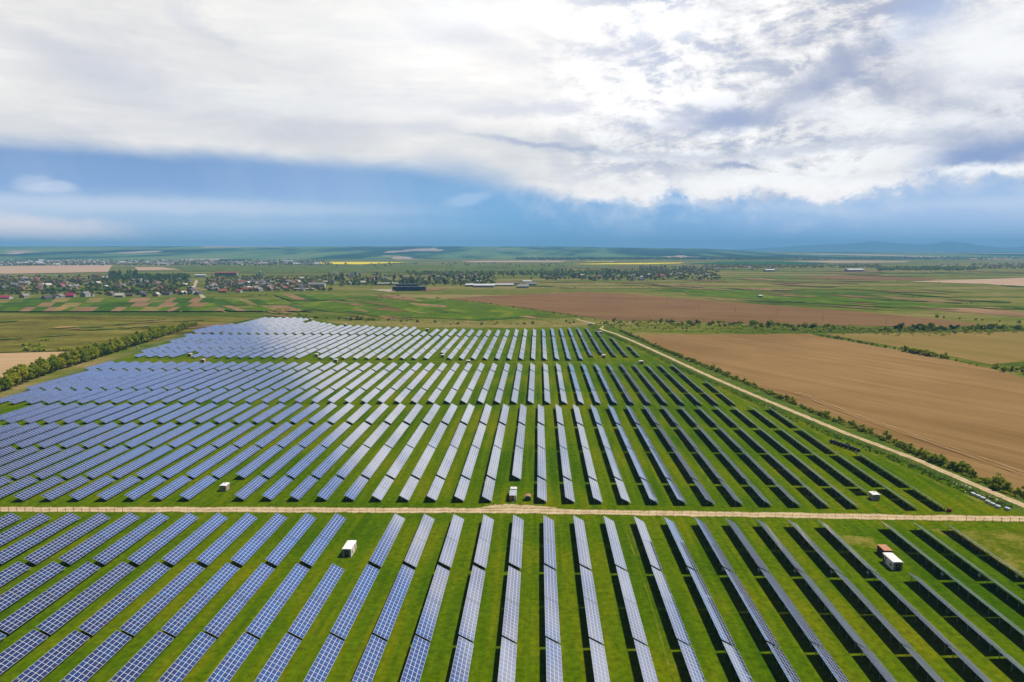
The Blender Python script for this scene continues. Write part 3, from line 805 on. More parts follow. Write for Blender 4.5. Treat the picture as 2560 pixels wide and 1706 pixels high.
# block B, just beyond the dirt road
xB = lambda k: -.2 + 10.5 * k
for k in range(-32, 15):
    x = xB(k); b = bow(x, 1.35e-4); f = bow(x, 7e-5) if x < 0 else 0
    if k not in (-12, -1, 12): TABLES.append((x, 260.4 + b, 284.4 + b, 'B', 1, k))
    elif k == 12: TABLES.append((x, 276.0 + b, 284.4 + b, 'B', 1, k))
    TABLES.append((x, 286.6 + b, 331.3 + b, 'B', 2, k))
    if k < 14: TABLES.append((x, 332.6 + (b + f) / 2, 376.6 + (b + f) / 2, 'B', 3, k))
    if -29 <= k < 14: TABLES.append((x, 380.2 + f, 424.4 + f, 'B', 4, k))
# block C
xC = lambda k: -6.4 + 10.385 * k
for k in range(-34, 13):
    x = xC(k); b = bow(x, 1.0e-4) if x < 0 else 0
    if k >= -32: TABLES.append((x, 433.5 + b, 471.8 + b * .7, 'C', 1, k))
    if k >= -33: TABLES.append((x, 474.6 + b * .7, 509.6 + b * .5, 'C', 2, k))
    if k >= -33 and k < 12: TABLES.append((x, 510.2 + b * .5, 547.0 + b * .3, 'C', 3, k))
    if k < 12: TABLES.append((x, 550.2 + b * .3, 582.4, 'C', 4, k))
# block D, farthest; top outline follows the fence
xD = lambda k: -6.4 + 10.38 * k
TOP = [(-406, 868), (-386, 900), (-382, 978), (-335, 977), (-314, 959), (-294, 925), (-278, 908), (-257, 888), (-237, 878), (-209, 876), (-200, 857), (-150, 861), (-142, 828), (-132, 837), (-83, 839), (-73, 826), (-45, 830), (-25, 840), (4, 841), (13, 850), (33, 855), (56, 858), (66, 835), (77, 770), (87, 700)]
LFT = [(-362, 611), (-370, 640), (-380, 715), (-392, 775), (-400, 800), (-408, 868)]
itp = lambda v, P: float(np.interp(v, [p[0] for p in P], [p[1] for p in P]))
for k in range(-39, 10):
    x = xD(k)
    dy = 4.0 * sm(-x, 80, 380)
    gap = 17.0 * sm(-x, 60, 260)
    ytop = itp(x, TOP)
    ylow = 611.0 if k < 5 else 631.0
    if x < -362: ylow = itp(-x, [(-p[0], p[1]) for p in LFT])
    for s, (y0, y1) in enumerate([(611 + dy, 641.6 + dy * .2), (643.2 + dy * .2, 668.6), (671, 705), (706.2, 737.2), (738.8, 766.2 + gap), (774 + gap, 808 + gap * .5), (809 + gap * .5, 840), (841.2, 877.5), (879, 915), (916.2, 946), (947.2, 978)], 1):
        if s == 1 and k in (-30, -19, -8, 6): continue
        y0 = max(y0, ylow); y1 = min(y1, ytop)
        if y1 - y0 < 9: continue
        if (k, s) in ((-29, 10), (-23, 9), (-12, 7)): continue
        TABLES.append((x, y0, y1, 'D', s, k))

def shown_area(t):
    x, y0, y1 = t[:3]
    P = [proj(x, y0, ZL + DH), proj(x + W_, y0, ZL), proj(x + W_, y1, ZL), proj(x, y1, ZL + DH), proj(x, y0, 0), proj(x, y1, 0)]
    if any(p is None for p in P): return 0, 0
    inside = [min(2560, max(0, p[0])) for p in P], [min(1706, max(0, p[1])) for p in P]
    if max(inside[0]) - min(inside[0]) < .5 or max(inside[1]) - min(inside[1]) < .5: return 0, 0
    # bounding parallelogram of panel plus the side one sees
    cx, cy = inside
    q = [0, 1, 2, 3]
    ar = abs(sum(cx[q[i]] * cy[q[(i + 1) % 4]] - cx[q[(i + 1) % 4]] * cy[q[i]] for i in range(4))) / 2
    q = [0, 3, 5, 4]
    ar2 = abs(sum(cx[q[i]] * cy[q[(i + 1) % 4]] - cx[q[(i + 1) % 4]] * cy[q[i]] for i in range(4))) / 2
    return ar + .6 * ar2, P[0][2]

rank = sorted(((shown_area(t)[0], t) for t in TABLES), key=lambda p: -p[0])
rank = [r for r in rank if r[0] > 0]
LAND = {'A': (-6, 'lone white cabin'), 'B': (-1, 'white trailer'), 'C': (9, 'track-side red-doored kiosk'), 'D': (6, 'track-side dark-doored kiosk')}
SEC = {'A': {1: 'road-end', 2: 'second-from-road', 3: 'third-from-road'}, 'B': {1: 'short', 2: 'second-from-road', 3: 'third-from-road', 4: 'far-end'},
       'C': {1: 'front-end', 2: 'second-from-front', 3: 'third-from-front', 4: 'far-end'}, 'D': {i: ORD[i - 1] for i in range(1, 12)}}
BLK = {'A': 'block before dirt road', 'B': 'block beyond dirt road', 'C': 'middle block', 'D': 'last block'}

def table_label(t):
    x, y0, y1, blk, s, k = t
    k0, lm = LAND[blk]
    d = k - k0
    where = f"in line with {lm}" if d == 0 else f"{ordinal(abs(d))} row from {lm} towards {'ploughed field' if d > 0 else 'tree belt'}"
    return f"{SEC[blk][s]} solar table, {where}, {BLK[blk]}"

N_ONE = 298
for i, (ar, t) in enumerate(rank[:N_ONE]):
    x, y0, y1, blk, s, k = t
    tm = table_meshes(y1 - y0)
    root = empty('solar_table', (x + random.uniform(-.04, .04), y0, 0.03))
    root.rotation_euler = (0, R(random.gauss(0, .5)), R(random.gauss(0, .06)))
    tag(root, table_label(t), 'solar table', 'solar tables of the solar farm')
    link_mesh('module_array', tm['a'], root)
    link_mesh('module_array', tm['b'], root, (0, tm['yb'], 0))
    if i < 120:
        link_mesh('purlin_frame', tm['fr'], root)
        for y in tm['ys']: link_mesh('leg', MESH['leg'], root, (0, y, 0))
        if (blk == 'A' and s == 1 and k > 3) or (blk == 'B' and s in (2, 4) and k > 4):
            link_mesh('inverter_box', INV_MESH, root, (.1, .8, 0))
    else:
        link_mesh('support_frame', tm['full'], root)

# the far rest of the field, past three hundred: one object
def far_tables(lst):
    mb_v, mb_f, uvs, mis = [], [], [], []
    mb = MB()
    nx, nz = math.sin(TILT), math.cos(TILT)
    for _, (x, y0, y1, blk, s, k) in lst:
        n = max(2, round((y1 - y0) / 1.655)); uo = random.randint(0, 400) * 4
        jit = random.gauss(0, .012)
        t = .045
        zh, zl = ZL + DH + jit * 2, ZL - jit * 2
        P = lambda u, y, d: (x + u * W_ + nx * d, y, zh + (zl - zh) * u + nz * d + .03)
        ym = (y0 + y1) / 2
        for a, b in ((y0, ym - .1), (ym + .1, y1)):
            mb.poly([P(0, a, 0), P(1, a, 0), P(1, b, 0), P(0, b, 0)], [(uo, 0), (uo + 4, 0), (uo + 4, n // 2), (uo, n // 2)], 0)
            mb.poly([P(0, b, -t), P(1, b, -t), P(1, a, -t), P(0, a, -t)], None, 1)
            for p, q in (((0, a), (1, a)), ((1, a), (1, b)), ((1, b), (0, b)), ((0, b), (0, a))):
                mb.poly([P(*p, -t), P(*q, -t), P(*q, 0), P(*p, 0)], None, 2)
        kk = max(2, round((y1 - y0) / 6))
        for i in range(kk):
            y = y0 + 1 + (y1 - y0 - 2) * i / (kk - 1)
            mb.box(x + .55, x + .67, y - .06, y + .06, -.2, ZL + DH * (1 - .61 / W_) - .1, 3)
            mb.box(x + 2.75, x + 2.87, y - .06, y + .06, -.2, ZL + DH * (1 - 2.81 / W_) - .1, 3)
    o = mb.build('solar_tables', [MATS['photovoltaic_glass'], MATS['back_sheet'], MATS['aluminium'], MATS['galvanised_steel']])
    tag(o, 'countless far solar tables shining pale towards the end of the farm', 'solar tables', 'solar tables of the solar farm', 'stuff')
far_tables(rank[N_ONE:])

# ------------------------------------------------------------------ cabins, kiosks and other things inside the farm
mat('white_paint', (0.78, 0.74, 0.70), 0.55, var=0.06)
mat('grey_render', (0.27, 0.27, 0.24), 0.85, var=.2, scale=1.5)
mat('pale_render', (0.42, 0.37, 0.29), 0.85, var=.2, scale=1.5)
mat('dark_door', (0.045, 0.032, 0.028), 0.6)
mat('sign_yellow', (0.55, 0.42, 0.02), 0.6)
mat('rust_stain', (0.30, 0.11, 0.08), 0.8)
mat('orange_frame', (0.48, 0.20, 0.045), 0.7)
mat('rust_roof', (0.50, 0.215, 0.11), 0.8, scale=1.2, var=0.25)
mat('old_roof', (0.38, 0.20, 0.11), 0.8, scale=1.6, var=0.3)
mat('brown_board', (0.34, 0.19, 0.09), 0.8)
mat('grey_board', (0.50, 0.50, 0.46), 0.8)
mat('rust_wall', (0.085, 0.040, 0.024), 0.8)
mat('red_door', (0.42, 0.055, 0.035), 0.6)
mat('green_sheet', (0.010, 0.085, 0.065), 0.5)
mat('black_film', (0.012, 0.012, 0.014), 0.4, 0.5)
mat('white_film', (0.60, 0.62, 0.66), 0.4, 0.4)
mat('dark_glass_and_gap', (0.03, 0.035, 0.04), 0.2, 0.5)
mat('red_tank', (0.22, 0.012, 0.014), 0.5)
mat('concrete', (0.40, 0.38, 0.34), 0.9)

def part(name, build_fn, m, parent, smooth=False):
    mb = MB(); build_fn(mb)
    return mb.build(name, MATS[m] if isinstance(m, str) else [MATS[q] for q in m], parent, smooth)

def arched_roof(mb, w, l, h, rise, ov=.12, th=.08, n=6):
    pts = [(-w / 2 - ov + (w + 2 * ov) * i / n, h + rise * (1 - (2 * i / n - 1) ** 2)) for i in range(n + 1)]
    y0, y1 = -ov, l + ov
    for (x0, z0), (x1, z1) in zip(pts, pts[1:]):
        mb.poly([(x0, y0, z0 + th), (x1, y0, z1 + th), (x1, y1, z1 + th), (x0, y1, z0 + th)])
        mb.poly([(x0, y1, z0), (x1, y1, z1), (x1, y0, z1), (x0, y0, z0)])
        mb.poly([(x0, y0, z0), (x1, y0, z1), (x1, y0, z1 + th), (x0, y0, z0 + th)])
        mb.poly([(x1, y1, z1), (x0, y1, z0), (x0, y1, z0 + th), (x1, y1, z1 + th)])
    for x, z, s in ((pts[0][0], pts[0][1], 1), (pts[-1][0], pts[-1][1], -1)):
        q = [(x, y0, z), (x, y0, z + th), (x, y1, z + th), (x, y1, z)]
        mb.poly(q if s > 0 else q[::-1])

def wall_box(w, l, h):
    def f(mb):
        mb.box(-w / 2, w / 2, 0, l, -.1, h)
    return f

# the long white cabins in the block before the road (side: which long side carries vents)
def long_cabin(x, y, label, side, group='white transformer cabins'):
    w, l, h = 2.75, 6.6, 2.6
    t = empty('transformer_cabin', (x, y, .03))
    tag(t, label, 'cabin', group)
    part('wall', wall_box(w, l, h), 'white_paint', t)
    part('roof', lambda m: arched_roof(m, w, l, h, .10), 'white_paint', t)
    part('end_panel', lambda m: (m.box(-w / 2 + .05, -.72, -.04, .0, 0, h - .06), m.box(.72, w / 2 - .05, -.04, 0, 0, h - .06), m.box(-.72, .72, -.04, 0, 2.15, h - .06)), 'grey_render', t)
    d = part('door', lambda m: (m.box(-.70, .70, -.07, 0, .05, 2.13), m.box(-.02, .02, -.085, -.07, .05, 2.13)), 'dark_door', t)
    part('warning_sign', lambda m: m.poly([(-.24, -.09, 1.25), (.24, -.09, 1.25), (0, -.09, 1.65)]), 'sign_yellow', d)
    s = w / 2 * side
    for (a, b, z0, z1) in ((.9, 1.9, .75, 1.75), (4.3, 5.2, 1.3, 2.2), (4.7, 5.6, .2, 1.0)):
        def louv(m, a=a, b=b, z0=z0, z1=z1):
            m.box(min(s, s + side * .04), max(s, s + side * .04), a, b, z0, z1)
            for q in range(5):
                zz = z0 + (z1 - z0) * (q + .5) / 5
                m.box(min(s, s + side * .07), max(s, s + side * .07), a + .05, b - .05, zz - .03, zz + .03)
        part('vent', louv, 'rust_stain', t)
    return t
long_cabin(-59.7, 210.9, 'long white cabin with dark door standing among blue tables in a row gap', 1)
c2 = long_cabin(107.6, 207.3, 'long white cabin with dark side door close in front of the rust-roofed container', -1)
part('side_door', lambda m: m.box(-1.43, -1.375, 5.7, 6.45, .05, 2.1), 'dark_door', c2)

t = empty('container', (109.0, 216.2, .03)); tag(t, 'dark brown container with rusty orange top behind a white cabin', 'container')
part('wall', lambda m: (m.box(-1.3, 1.3, 0, 4.6, -.05, 2.35), [m.box(-1.33, 1.33, .3 + .5 * i, .4 + .5 * i, .1, 2.25) for i in range(9)], [m.box(-1.2 + .4 * i, -1.1 + .4 * i, -.03, 0, .1, 2.25) for i in range(7)]), 'rust_wall', t)
part('roof', lambda m: m.box(-1.36, 1.36, -.06, 4.66, 2.35, 2.45), 'rust_roof', t)

def kiosk(x, y, label, front='grey', side='orange', w=2.5, l=3.6, h=2.25, group='small kiosks along the inner paths'):
    t = empty('kiosk', (x, y, .03)); tag(t, label, 'kiosk', group)
    part('wall', wall_box(w, l, h), 'pale_render', t)
    part('roof', lambda m: arched_roof(m, w, l, h, .14, .15), 'white_paint', t)
    part('roof_vent', lambda m: m.lathe([(.12, h + .18), (.12, h + .42), (.22, h + .42), (.0, h + .56)], 8, 0, (0, l * .6)), 'dark_door', t)
    if front == 'red':
        part('wall_panel', lambda m: (m.box(-w / 2 + .03, -.25, -.04, 0, .02, h - .05),), 'grey_render', t)
        part('door', lambda m: (m.box(-.15, w / 2 - .15, -.06, 0, .03, 2.0), m.box(.46, .49, -.08, -.06, .03, 2.0)), 'red_door', t)
    elif front == 'dark':
        part('wall_panel', lambda m: (m.box(-w / 2 + .03, -.6, -.04, 0, .02, h - .05), m.box(.6, w / 2 - .03, -.04, 0, .02, h - .05)), 'pale_render', t)
        part('door', lambda m: (m.box(-.58, .58, -.05, 0, .03, 1.95), m.box(-.01, .01, -.07, -.05, .03, 1.95)), 'dark_door', t)
    else:
        part('wall_panel', lambda m: (m.box(-w / 2 + .03, w / 2 - .03, -.04, 0, .02, h - .05),), 'grey_render', t)
        part('door', lambda m: (m.box(.15, .95, -.06, -.04, .03, 1.95),), 'grey_render', t)
    def jambs(m):
        for a, b in ((0.02, .45), (l - .45, l - .02)): m.box(w / 2, w / 2 + .04, a, b, .02, h - .05)
    part('corner_trim', jambs, 'orange_frame' if side == 'orange' else 'red_door', t)
    return t
kiosk(-125.4, 270.0, 'grey kiosk with white roof and orange corners in a gap near the dirt road', 'grey')
kiosk(129.3, 268.1, 'grey kiosk with white roof between dark table backs near the side track', 'grey')
for x, y, fr, lb in ((-314.7, 625.6, 'dark', 'small white kiosk with dark door close to the tree belt'),
                     (-287.0, 592.5, 'red', 'small white kiosk with red door close to the tree belt'),
                     (-199.4, 626.6, 'dark', 'small white kiosk with dark door, second from the tree belt'),
                     (-173.1, 595.4, 'red', 'small white kiosk with red door, second from the tree belt'),
                     (-85.4, 625.2, 'dark', 'small white kiosk with dark door at the middle of the grass path'),
                     (-59.3, 593.0, 'red', 'small white kiosk with red door at the middle of the grass path'),
                     (57.8, 627.6, 'dark', 'small white kiosk with dark door at the side track end of the grass path'),
                     (86.2, 594.3, 'red', 'small white kiosk with bright red door near the side track')):
    kiosk(x, y, lb, fr, 'red' if fr == 'red' else 'orange', 3.0, 3.6, 2.5)
kiosk(70.4, 811.0, 'grey kiosk with white roof beside the bend of the side track', 'grey', 'orange', 3.0, 3.6, 2.5)
for x, y, lb in ((-308, 950, 'white kiosk in a dark gap at the far hump of the farm'), (-242.5, 882, 'white kiosk at the far edge, second from the hump'), (-131.5, 833, 'white kiosk at the far edge below the second mast')):
    kiosk(x, y, lb, 'dark', 'orange', 3.2, 3.8, 2.7)

# trailer and hut by the dirt road
t = empty('box_trailer', (-9.6, 262.0, .03)); tag(t, 'white box trailer with open dark doorway standing by the dirt road', 'trailer')
part('body', lambda m: (m.box(-1.3, 1.3, .25, 6.3, .35, 2.5),), 'white_paint', t)
part('porch_wall', lambda m: (m.box(-1.3, -.42, 0, .25, .35, 2.45),), 'brown_board', t)
part('door', lambda m: (m.box(.42, 1.3, 0, .25, .35, 2.45),), 'grey_board', t)
part('doorway', lambda m: (m.box(-.42, .42, .2, .26, .35, 2.4),), 'dark_glass_and_gap', t)  # dark plate painted as the shade inside the open doorway
part('roof', lambda m: (m.box(-1.36, 1.36, 0, 6.3, 2.5, 2.58), [m.box(-1.36, 1.36, .3 + .5 * i, .37 + .5 * i, 2.58, 2.63) for i in range(12)]), 'white_film', t)
part('dark_slot', lambda m: (m.box(-1.25, 1.25, 6.3, 7.3, .6, 2.5),), 'dark_glass_and_gap', t)  # dark block filling the slot between body and cab
part('cab', lambda m: (m.box(-1.3, 1.3, 7.3, 10.0, .5, 2.45), m.box(-1.2, 1.2, 7.35, 9.8, 2.45, 2.66), m.box(-.2, .2, 8.8, 9.1, 2.66, 2.8)), 'white_paint', t)
for x in (-1.2, 1.2):
    for y in (1.5, 8.8):
        part('wheel', lambda m, x=x, y=y: m.tube((x - .12, y, .42), (x + .12, y, .42), .42, .42, 12), 'black_film', t)
part('step', lambda m: (m.box(-.5, .5, -.7, 0, .0, .2),), 'concrete', t)

t = empty('hut', (-3.9, 263.0, .03)); tag(t, 'green hut with rounded rusty top next to the white trailer', 'hut')
def hut_roof(m):
    n = 8
    q = [(-1.15 + 2.3 * i / n, 1.55 + .5 * math.sin(math.pi * i / n)) for i in range(n + 1)]
    for (x0, z0), (x1, z1) in zip(q, q[1:]):
        m.poly([(x0, .02, z0 + .05), (x1, .02, z1 + .05), (x1, 3.0, z1 + .05), (x0, 3.0, z0 + .05)])
def hut_wall(m):
    m.box(-1.15, 1.15, 0.05, 2.95, 0, 1.55)
    n = 8
    q = [(-1.15 + 2.3 * i / n, 1.55 + .5 * math.sin(math.pi * i / n)) for i in range(n + 1)]
    m.poly([(x, .05, z) for x, z in q]); m.poly([(x, 2.95, z) for x, z in q[::-1]])
part('wall', hut_wall, 'green_sheet', t); part('roof', hut_roof, 'old_roof', t)
part('door', lambda m: (m.box(-.05, .75, .0, .05, .1, 1.7),), 'green_sheet', t)
part('rim', lambda m: [m.beam((-1.15 + 2.3 * i / 8, .03, 1.6 + .5 * math.sin(math.pi * i / 8)), (-1.15 + 2.3 * (i + 1) / 8, .03, 1.6 + .5 * math.sin(math.pi * (i + 1) / 8)), .08) for i in range(8)], 'concrete', t)

# wrapped bales
def roll_mesh():
    mb = MB()
    n, r, L = 14, 1.0, 1.5
    prof = [(0, 0), (.55, .0), (.9, .06), (1.0, .2), (1.0, L - .2), (.9, L - .06), (.55, L), (0, L)]
    for (r0, z0), (r1, z1) in zip(prof, prof[1:]):
        for k in range(n):
            a0, a1 = 2 * math.pi * k / n, 2 * math.pi * (k + 1) / n
            P = lambda rr, yy, a: (rr * math.cos(a), yy, r + rr * math.sin(a))
            if r0 == 0: mb.poly([P(0, z0, 0), P(r1, z1, a0), P(r1, z1, a1)])
            elif r1 == 0: mb.poly([P(r0, z0, a0), P(0, z1, 0), P(r0, z0, a1)])
            else: mb.poly([P(r0, z0, a0), P(r1, z1, a0), P(r1, z1, a1), P(r0, z0, a1)])
    return mb.mesh('black_bale', MATS['black_film'], True)
RM = roll_mesh()
ends = [Vector((145.6, 349.6)), Vector((151.4, 333.8))]
for i in range(8):
    p = ends[0].lerp(ends[1], i / 7)
    o = link_mesh('black_bale', RM, None, (p.x + random.uniform(-.25, .25), p.y, .02))
    o.rotation_euler = (0, 0, R(20 + random.uniform(-9, 9)))
    tag(o, f'black wrapped round bale, {ordinal(i + 1)} in the row counted from its far end', 'bale', 'black bales beside a solar table')
o = link_mesh('black_bale', RM, None, (150.5, 342.6, .02)); o.rotation_euler = (0, 0, R(35))
tag(o, 'single black round bale lying beside the row of black bales', 'bale', 'black bales beside a solar table')

def bale_mesh():
    mb = MB()
    l, w_, h, c = 1.9, 1.1, 1.0, .16
    ring = [(-w_ / 2 + c, 0), (w_ / 2 - c, 0), (w_ / 2, c), (w_ / 2, h - c), (w_ / 2 - c, h), (-w_ / 2 + c, h), (-w_ / 2, h - c), (-w_ / 2, c)]
    for (x0, z0), (x1, z1) in zip(ring, ring[1:] + ring[:1]):
        mb.poly([(x0, c, z0), (x1, c, z1), (x1, l - c, z1), (x0, l - c, z0)][::-1])
        k = .82; m0 = h / 2
        for yy, ye, fl in ((c, 0, 0), (l - c, l, 1)):
            q = [(x0, yy, z0), (x1, yy, z1), (x1 * k, ye, m0 + (z1 - m0) * k), (x0 * k, ye, m0 + (z0 - m0) * k)]
            mb.poly(q if not fl else q[::-1])
    for ye, fl in ((0, 0), (l, 1)):
        q = [(x * .82, ye, h / 2 + (z - h / 2) * .82) for x, z in ring]
        mb.poly(q if not fl else q[::-1])
    return mb.mesh('white_bale', MATS['white_film'], True)
BM = bale_mesh()
bp = [(2433, 1240), (2446, 1245.5), (2458, 1251), (2470, 1259.5), (2482, 1265.5), (2496, 1272), (2520, 1277.5)]
for i, q in enumerate(bp):
    x, y = at(*q)
    o = link_mesh('white_bale', BM, None, (x, y - .8, .03)); o.rotation_euler = (0, 0, R(12 + random.uniform(-8, 8)))
    tag(o, ('white wrapped bale lying apart at the road end of the row' if i == 6 else f'white wrapped bale, {ordinal(i + 1)} along the row below the side track'), 'bale', 'white bales along the side track')
def sack_mesh():
    mb = MB()
    n = 9
    for j in range(3):
        for k in range(n):
            a0, a1 = 2 * math.pi * k / n, 2 * math.pi * (k + 1) / n
            f = lambda a, j: ((1.1 * math.cos(j * math.pi / 6) * (1 + .18 * math.sin(3 * a + j)) * math.cos(a)), .6 * math.cos(j * math.pi / 6) * (1 + .2 * math.cos(2 * a)) * math.sin(a), .42 * math.sin(j * math.pi / 6))
            mb.poly([f(a0, j), f(a1, j), f(a1, j + 1), f(a0, j + 1)])
    return mb.mesh('stone', MATS['white_paint'], True)
SM = sack_mesh()
for i, (q, s) in enumerate([((2387, 1211), 1.0), ((2404, 1212.5), .55), ((2415, 1216), .7), ((2424, 1221), .7), ((2413, 1232.5), .5), ((2473, 1244.5), .8), ((2492, 1251.5), .6)]):
    x, y = at(*q)
    o = link_mesh('stone', SM, None, (x, y, .02)); o.scale = (s, s, s); o.rotation_euler = (0, 0, R(random.uniform(60, 120)))
    tag(o, ['large white stone at the upper end of the scattered stones', 'small pale stone just below the largest white stone', 'pale flat stone, second below the largest white stone', 'pale flat stone, third below the largest white stone', 'small greenish-white stone lying apart on the rough grass', 'white flat stone beside the white wrapped bales', 'small white stone nearest the road end of the bales'.replace('nearest', 'towards')][i], 'stone', 'white stones on the verge')

t = empty('water_tank', (150.3, 256.9, .03)); tag(t, 'dark red square tank under the end of the last table row', 'tank')
part('body', lambda m: m.box(-.55, .55, -.5, .6, .12, 1.25), 'red_tank', t); part('lid', lambda m: m.lathe([(.3, 1.25), (.3, 1.33), (0, 1.36)], 10), 'black_film', t)
part('base', lambda m: m.box(-.6, .6, -.55, .65, 0, .12), 'concrete', t)

# camera masts and a light pole at the fence
mat('mast_paint', (0.45, 0.47, 0.5), 0.5)
def mast(x, y, h, label):
    t = empty('camera_mast', (x, y, 0)); tag(t, label, 'mast', 'masts on the farm edge')
    part('pole', lambda m: m.tube((0, 0, 0), (0, 0, h), .16, .10, 8), 'mast_paint', t)
    part('head', lambda m: (m.box(-.8, .8, -.5, .5, h - .3, h + 1.3),), 'mast_paint', t)
    part('bracket', lambda m: m.beam((-1.0, 0, h - .5), (1.0, 0, h - .5), .12), 'post_steel', t)
mast(-391, 1000, 8.0, 'tall grey mast at the far hump of the solar farm')
mast(-114.3, 850, 8.5, 'grey mast with pale blue head behind the far middle tables')
mast(-357, 617, 9.0, 'slim mast in front of the tree belt trees')

t = empty('gatehouse', (66, 905, 0)); tag(t, 'small white gatehouse with blue panel at the end of the side track', 'gatehouse')
mat('blue_panel', (0.06, 0.12, 0.45), 0.5)
part('wall', lambda m: m.box(-2.4, 2.4, 0, 2.4, 0, 2.2), 'white_paint', t); part('roof', lambda m: m.box(-2.7, 2.7, -.2, 2.6, 2.2, 2.4), 'white_film', t)
part('panel', lambda m: m.box(-2.3, -.6, -.05, 0, .4, 1.9), 'blue_panel', t)

# ------------------------------------------------------------------ fences
def wire_material():
    m = bpy.data.materials.new('wire_mesh'); m.use_nodes = True
    w = NT(m.node_tree)
    out = w.n('ShaderNodeOutputMaterial'); b = w.n('ShaderNodeBsdfPrincipled'); tr = w.n('ShaderNodeBsdfTransparent'); mx = w.n('ShaderNodeMixShader')
    b.inputs['Base Color'].default_value = (0.10, 0.22, 0.14, 1); b.inputs['Roughness'].default_value = .6
    uv = w.n('ShaderNodeUVMap'); uv.uv_map = 'UVMap'
    sep = w.n('ShaderNodeSeparateXYZ'); w.link(uv.outputs[0], sep.inputs[0])
    fu, fv = w.m('FRACT', w.m('MULTIPLY', sep.outputs[0], 10)), w.m('FRACT', w.m('MULTIPLY', sep.outputs[1], 10))
    hit = w.m('MAXIMUM', w.m('LESS_THAN', fu, .14), w.m('LESS_THAN', fv, .14))
    w.link(hit, mx.inputs[0]); w.link(tr.outputs[0], mx.inputs[1]); w.link(b.outputs[0], mx.inputs[2]); w.link(mx.outputs[0], out.inputs[0])
    MATS['wire_mesh'] = m
wire_material()

def fence(pts, label, group=None, step=3.0, h=1.9, netting=True, post_w=.09):
    P = [Vector(p) for p in pts]
    t = empty('fence', (P[0].x, P[0].y, 0)); tag(t, label, 'fence', group)
    spots = []
    acc = 0.0
    for a, b in zip(P, P[1:]):
        L = (b - a).length
        while acc <= L:
            spots.append(a.lerp(b, acc / L)); acc += step
        acc -= L
    o0 = P[0]
    if netting:
        mb = MB(); s = 0
        for a, b in zip(P, P[1:]):
            L = (b - a).length
            mb.poly([(a.x - o0.x, a.y - o0.y, .05), (b.x - o0.x, b.y - o0.y, .05), (b.x - o0.x, b.y - o0.y, h), (a.x - o0.x, a.y - o0.y, h)], [(s, 0), (s + L, 0), (s + L, h), (s, h)])
            s += L
        mb.build('wire_netting', MATS['wire_mesh'], t)
    mb = MB(); mb.box(-post_w / 2, post_w / 2, -post_w / 2, post_w / 2, 0, h + .1); mb.beam((0, 0, h + .1), (.18, .1, h + .32), .05)
    pm = mb.mesh('post', MATS['post_steel'])
    spots.sort(key=lambda p: (0 if proj(p.x, p.y, 1) and 0 < proj(p.x, p.y, 1)[0] < 2560 else 1, p.length))
    for p in spots[:100]: link_mesh('post', pm, t, (p.x - o0.x, p.y - o0.y, 0))
    if len(spots) > 100:
        mb = MB()
        for p in spots[100:]:
            x, y = p.x - o0.x, p.y - o0.y
            mb.box(x - .05, x + .05, y - .05, y + .05, 0, h + .1)
        tag(mb.build('posts', MATS['post_steel'], t), kind='stuff')
road_s = [at(-100, 1279), at(640, 1281.5), at(1280, 1286), at(1640, 1292), at(2000, 1298), at(2300, 1305), at(2560, 1310), at(2680, 1313)]
fence(road_s, 'thin post and wire fence along the block side of the dirt road', netting=False, post_w=.05)
fence(FENCE_R, 'green wire fence running beside the sandy side track')
fence(FENCE_L, 'green wire fence running in front of the tree belt', h=2.0)

# ------------------------------------------------------------------ vegetation
def crown_mesh(name, m, rx, rz, zc, n_clump, n_leaf, leaf, seed, flat=0.0):
    r = np.random.default_rng(seed)
    mb = MB()
    for c in range(n_clump):
        d = r.normal(size=3); d /= np.linalg.norm(d)
        rad = r.uniform(.35, .95)
        cc = np.array([d[0] * rx * rad, d[1] * rx * rad, zc + d[2] * rz * rad])
        if cc[2] < .25 * rz: cc[2] = .25 * rz + r.uniform(0, .2) * rz
        cs = r.uniform(.26, .46) * min(rx, rz)
        for q in range(n_leaf):
            e = r.normal(size=3); e /= np.linalg.norm(e)
            p = cc + e * cs * r.uniform(.6, 1.08) * np.array([1, 1, .85])
            if p[2] < .05: p[2] = r.uniform(.05, .4)
            nr = e + r.normal(size=3) * .55; nr /= np.linalg.norm(nr)
            s = np.cross(nr, [.31, .2, .93]); s /= np.linalg.norm(s) + 1e-6
            u = np.cross(nr, s)
            k = leaf * r.uniform(.6, 1.3)
            mb.poly([tuple(p - s * k * .5 - u * k * .3), tuple(p + s * k * .45 - u * k * .4), tuple(p + s * k * .3 + u * k * .6), tuple(p - s * k * .4 + u * k * .5)])
    return mb.mesh(name, MATS[m])

def trunk_mesh(h, r0):
    mb = MB()
    mb.tube((0, 0, -.2), (r0 * .4, 0, h * .6), r0, r0 * .55, 7)
    mb.tube((r0 * .4, 0, h * .58), (h * .13, h * .05, h * .92), r0 * .5, r0 * .2, 5)
    mb.tube((r0 * .3, 0, h * .45), (-h * .15, h * .07, h * .8), r0 * .42, r0 * .18, 5)
    return mb.mesh('trunk', MATS['bark'])

